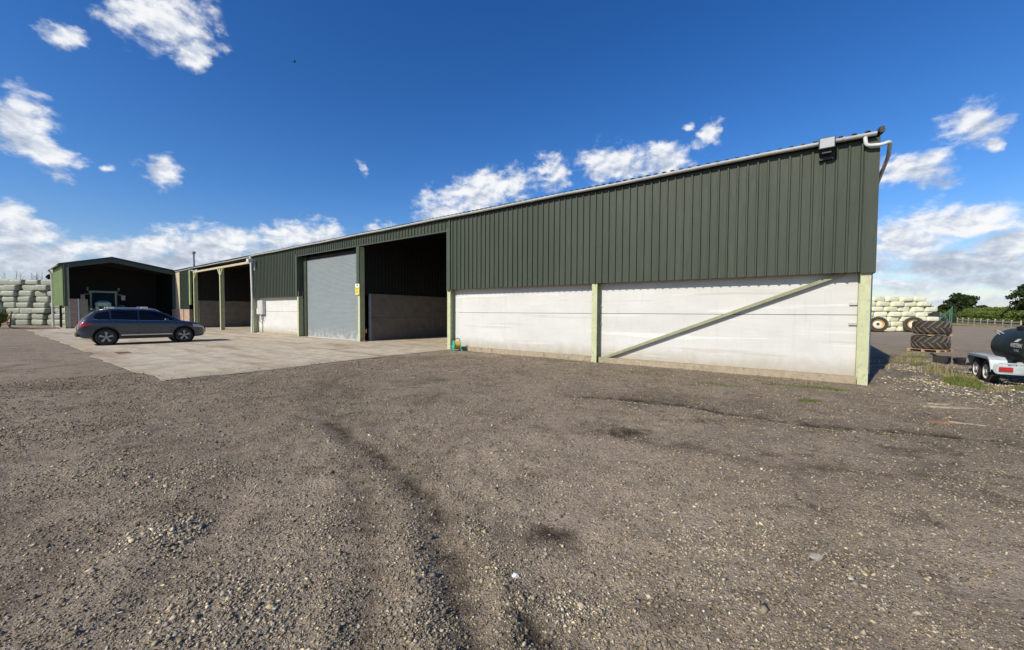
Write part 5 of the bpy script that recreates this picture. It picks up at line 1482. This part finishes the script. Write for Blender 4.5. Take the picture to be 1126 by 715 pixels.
# ------------------------------------------------------------------ implement and shrub at the left edge
im = empty('old_implement', (-46.6, 35.4, 0), R(-20), 'rusty old farm implement with a wheel and A-frame in front of the left bales', 'farm implement')
m = MB(); m.bar((-1.5, 0, .5), (.4, 0, .5), .12); m.bar((.0, 0, .5), (1.3, -.2, .15), .08); m.bar((1.3, -.2, .12), (.45, .2, 1.55), .08); m.bar((.0, .0, .5), (.55, .2, 1.45), .06); m.bar((1.3, -.2, .1), (2.4, -.2, .05), .07); m.box(-1.4, -.7, -.2, .3, .5, .95); m.bar((-.9, 0, .9), (-.6, 0, 1.7), .06)
m.build('frame', M['rust'], im)
m = MB(); m.lathe([(.12, -.09), (.30, -.10), (.36, -.05), (.36, .05), (.30, .10), (.12, .09)], 24, 'y', (-.55, -.3, .36)); m.build('tyre', M['rubber'], im, smooth=True)
m = MB(); m.lathe([(.13, -.08), (.05, -.05), (.001, -.05)], 20, 'y', (-.55, -.3, .36)); m.build('rim', M['red'], im, smooth=True)

# ------------------------------------------------------------------ vegetation
def leaves(name, centers, n, size, mat, parent=None, core=None, flat=.7):
    """leaf faces spread through overlapping clumps: centers = [(x, y, z, rx, ry, rz)]"""
    vol = np.array([c[3] * c[4] * c[5] for c in centers]) ** .7; pr = vol / vol.sum()
    idx = rng.choice(len(centers), n, p=pr); C_ = np.array(centers)[idx]
    d = rng.normal(size=(n, 3)); d /= np.linalg.norm(d, axis=1)[:, None]
    rad = rng.random(n) ** .38
    P = C_[:, :3] + d * C_[:, 3:] * rad[:, None] * (1 + rng.normal(0, .07, n))[:, None]
    a = rng.normal(size=(n, 3)); a /= np.linalg.norm(a, axis=1)[:, None]
    b = np.cross(a, rng.normal(size=(n, 3))); b /= np.linalg.norm(b, axis=1)[:, None]
    s = size * rng.uniform(.6, 1.4, n)[:, None]
    V = np.stack([P - a * s, P + b * s * flat, P + a * s, P - b * s * flat], 1).reshape(-1, 3).astype(np.float32)
    me = bpy.data.meshes.new(name); me.vertices.add(len(V)); me.vertices.foreach_set('co', V.ravel())
    me.loops.add(4 * n); me.loops.foreach_set('vertex_index', np.arange(4 * n, dtype=np.int32))
    me.polygons.add(n); me.polygons.foreach_set('loop_start', np.arange(0, 4 * n, 4, dtype=np.int32)); me.polygons.foreach_set('loop_total', np.full(n, 4, dtype=np.int32)); me.update()
    me.materials.append(M[mat]); o = bpy.data.objects.new(name, me); return link(o, parent)
def tree(x, y, h, w, label, seed, trunk=.28, base=.12, n=9000, mat='leaf_dark', group=None, leaf=.16, clumps=26):
    r_ = random.Random(seed); root = empty('tree', (x, y, 0), 0, label, 'tree', group)
    m = MB(); m.tube([(0, 0, -.2), (.05, 0, h * .25), (-.05, .1, h * .5), (0, 0, h * .8)], [trunk, trunk * .75, trunk * .5, trunk * .15], 8)
    cs = []
    for k in range(clumps):
        t = r_.random(); zz = h * (base + (1 - base) * (.12 + .80 * t)); env = math.sin(math.pi * min(1, .18 + .80 * t)) ** .6
        a = r_.uniform(0, 2 * math.pi); q = r_.uniform(.25, .98) * w / 2 * env
        cx_, cy_ = q * math.cos(a), q * math.sin(a) * .9; s = min(w * r_.uniform(.09, .19), h * r_.uniform(.10, .22))
        cs.append((cx_, cy_, zz, s, s, s * r_.uniform(.55, .9)))
        if k % 2 == 0: m.tube([(0, 0, zz * .45), (cx_ * .5, cy_ * .5, zz * .75), (cx_, cy_, zz)], [trunk * .4, trunk * .22, .03], 5)
    m.build('trunk', M['bark'], root, smooth='all')
    leaves('crown', cs, n, leaf, mat, root)
    return root
tree(117.0, 100, 6.9, 10.5, 'broad dark tree beyond the hedge, right of the white bales', 4, .4, .05, 13000, leaf=.26, clumps=46)
tree(125.6, 103, 4.2, 5.5, 'smaller rounded tree beside the broad dark tree beyond the hedge', 5, .25, .05, 6000, leaf=.22, clumps=24)
tree(111.6, 99, 4.6, 5.0, 'low dark tree on the left side of the broad tree beyond the hedge', 15, .25, .05, 5000, leaf=.22, clumps=20)
tree(141.0, 108, 3.6, 14, 'long low dark tree beyond the right end of the hedge', 6, .25, .02, 8000, leaf=.24, clumps=36)
tree(84.6, 62, 7.2, 6.4, 'tall dark tree at the right edge beyond the trailer', 7, .3, .18, 10000, leaf=.16, clumps=34)
tree(-69.3, 58, 7.4, 2.4, 'dark treetop rising just left of the tractor shed', 8, .25, .2, 4000, leaf=.15, clumps=18)
for k, (x, y, h) in enumerate(((-72.5, 55, 6.9), (-70.8, 55, 7.4), (-69.4, 56, 6.8), (-67.8, 55, 7.1), (-77, 62, 7.6), (-75.2, 61, 7.3), (-66.6, 54.5, 6.9), (-73.8, 58, 7.4))):
    r_ = random.Random(k); ro = empty('bare_sapling', (x, y, 0), 0, 'thin bare sapling showing above the left stack of bales', 'sapling', 'bare saplings behind the left bales')
    m = MB(); m.tube([(0, 0, 0), (r_.uniform(-.2, .2), 0, h * .6), (r_.uniform(-.3, .3), 0, h)], [.06, .04, .015], 5)
    for j in range(9):
        z = h * (.55 + .05 * j); a = r_.uniform(0, 6.28); m.tube([(0, 0, z), (.35 * math.cos(a), .35 * math.sin(a), z + .5)], [.018, .008], 4)
    m.build('trunk', M['bark'], ro)
def shrub(x, y, h, w, label, mat='leaf_bush', n=2600):
    root = empty('shrub', (x, y, 0), 0, label, 'shrub'); m = MB(); cs = []
    for k in range(9):
        a = random.uniform(0, 6.28); q = random.uniform(0, .5) * w; z = h * random.uniform(.3, .9)
        m.tube([(0, 0, 0), (q * .5 * math.cos(a), q * .5 * math.sin(a), z * .6), (q * math.cos(a), q * math.sin(a), z)], [.03, .02, .01], 5)
        cs.append((q * math.cos(a), q * math.sin(a), z, w * .3, w * .3, h * .16))
    m.build('stem', M['bark'], root); leaves('foliage', cs, n, .07, mat, root)
shrub(-45.5, 33.3, 3.1, 1.5, 'leafy green shrub at the left edge in front of the bales')
shrub(-45.9, 34.2, 1.5, 1.3, 'low dark shrub beside the rusty implement at the left edge', 'leaf_hedge', 1500)

def hedge(a, b, h, w, label, n):
    a, b = Vector((*a, 0)), Vector((*b, 0)); L_ = (b - a).length; ang = math.atan2((b - a).y, (b - a).x)
    root = empty('hedge', a, ang, label, 'hedge'); m = MB(); K = int(L_ / 1.2); vs = []; fs = []
    for i in range(K + 1):
        x = L_ * i / K; hh = h * (.86 + .1 * math.sin(i * 1.7) + random.uniform(-.04, .04))
        for y, z in ((-w * .36, 0), (-w * .40, hh * .6), (-w * .2, hh * .9), (w * .2, hh * .9), (w * .4, hh * .6), (w * .36, 0)): vs.append((x, y + random.uniform(-.1, .1), z))
    for i in range(K):
        for j in range(5): fs.append((i*6+j, (i+1)*6+j, (i+1)*6+j+1, i*6+j+1))
    m.add(vs, fs); m.build('shade_core', M['hedge_core'], root)  # dark hull under the leaves, the hedge's inner shade put into colour
    cs = []
    for i in range(int(L_ / .8)):
        x = i * .8 + random.uniform(-.3, .3)
        for y, z in ((-w * .42, h * .3), (-w * .42, h * .65), (0, h * .88), (w * .35, h * .6)):
            cs.append((x, y + random.uniform(-.12, .12), z + random.uniform(-.15, .15), .65, .40, h * .22))
    leaves('foliage', cs, n, .12, 'leaf_hedge', root)
hedge((99.0, 84.0), (75.5, 51.5), 2.9, 2.2, 'long trimmed green hedge behind the pale fence', 42000)
hedge((99.5, 84.5), (60, 118), 2.4, 2.0, 'far hedge running off behind the broad dark tree', 12000)
hedge((-110, 75), (-40, 92), 3.0, 2.2, 'low hedge on the skyline beyond the left bales and shed', 14000)

# pale post and rail fence
fa, fb = Vector((80.5, 69.5, 0)), Vector((67.5, 51.0, 0)); L_ = (fb - fa).length; ang = math.atan2((fb - fa).y, (fb - fa).x)
fe = empty('rail_fence', fa, ang, 'pale weathered post and rail fence across the far side of the yard', 'fence')
nP = 10
for k in range(nP):
    m = MB(); x = L_ * k / (nP - 1); hh = 1.25 - .25 * k / nP; m.box(x - .07, x + .07, -.07, .07, 0, hh + random.uniform(-.03, .06)); m.build('post', M['fence'], fe)
for zf in (.45, .92):
    for k in range(nP - 1):
        m = MB(); x0_, x1_ = L_ * k / (nP - 1) + .072, L_ * (k + 1) / (nP - 1) - .072; q = 1 - .22 * k / nP
        m.bar((x0_, 0, zf * q + random.uniform(-.02, .02)), (x1_, 0, zf * q + random.uniform(-.03, .03)), .07, .24); m.build('rail', M['fence'], fe)

# bird high over the yard
bd = empty('flying_bird', (-16.72, 30, 20.75), R(20), 'small dark bird flying in the clear blue sky', 'bird')
m = MB(); m.tube([(-.20, 0, 0), (-.12, 0, 0), (0, 0, .01), (.10, 0, .02), (.15, 0, .03), (.19, 0, .02)], [.03, .035, .055, .045, .03, .006], 10)
m.add([(-.03, .03, .02), (.07, .03, .03), (.06, .20, .12), (-.03, .22, .10), (-.06, .38, .02), (.02, .40, .03)], [(0, 1, 2, 3), (3, 2, 5, 4)])
m.add([(-.03, -.03, .02), (.07, -.03, .03), (.06, -.20, .12), (-.03, -.22, .10), (-.06, -.38, .02), (.02, -.40, .03)], [(0, 3, 2, 1), (3, 4, 5, 2)])
m.add([(-.18, .02, 0), (-.18, -.02, 0), (-.32, -.06, 0), (-.32, .06, 0)], [(0, 1, 2, 3)])
m.build('body', M['skin_dark'], bd, smooth=True); bd.scale = (.55, .55, .9)
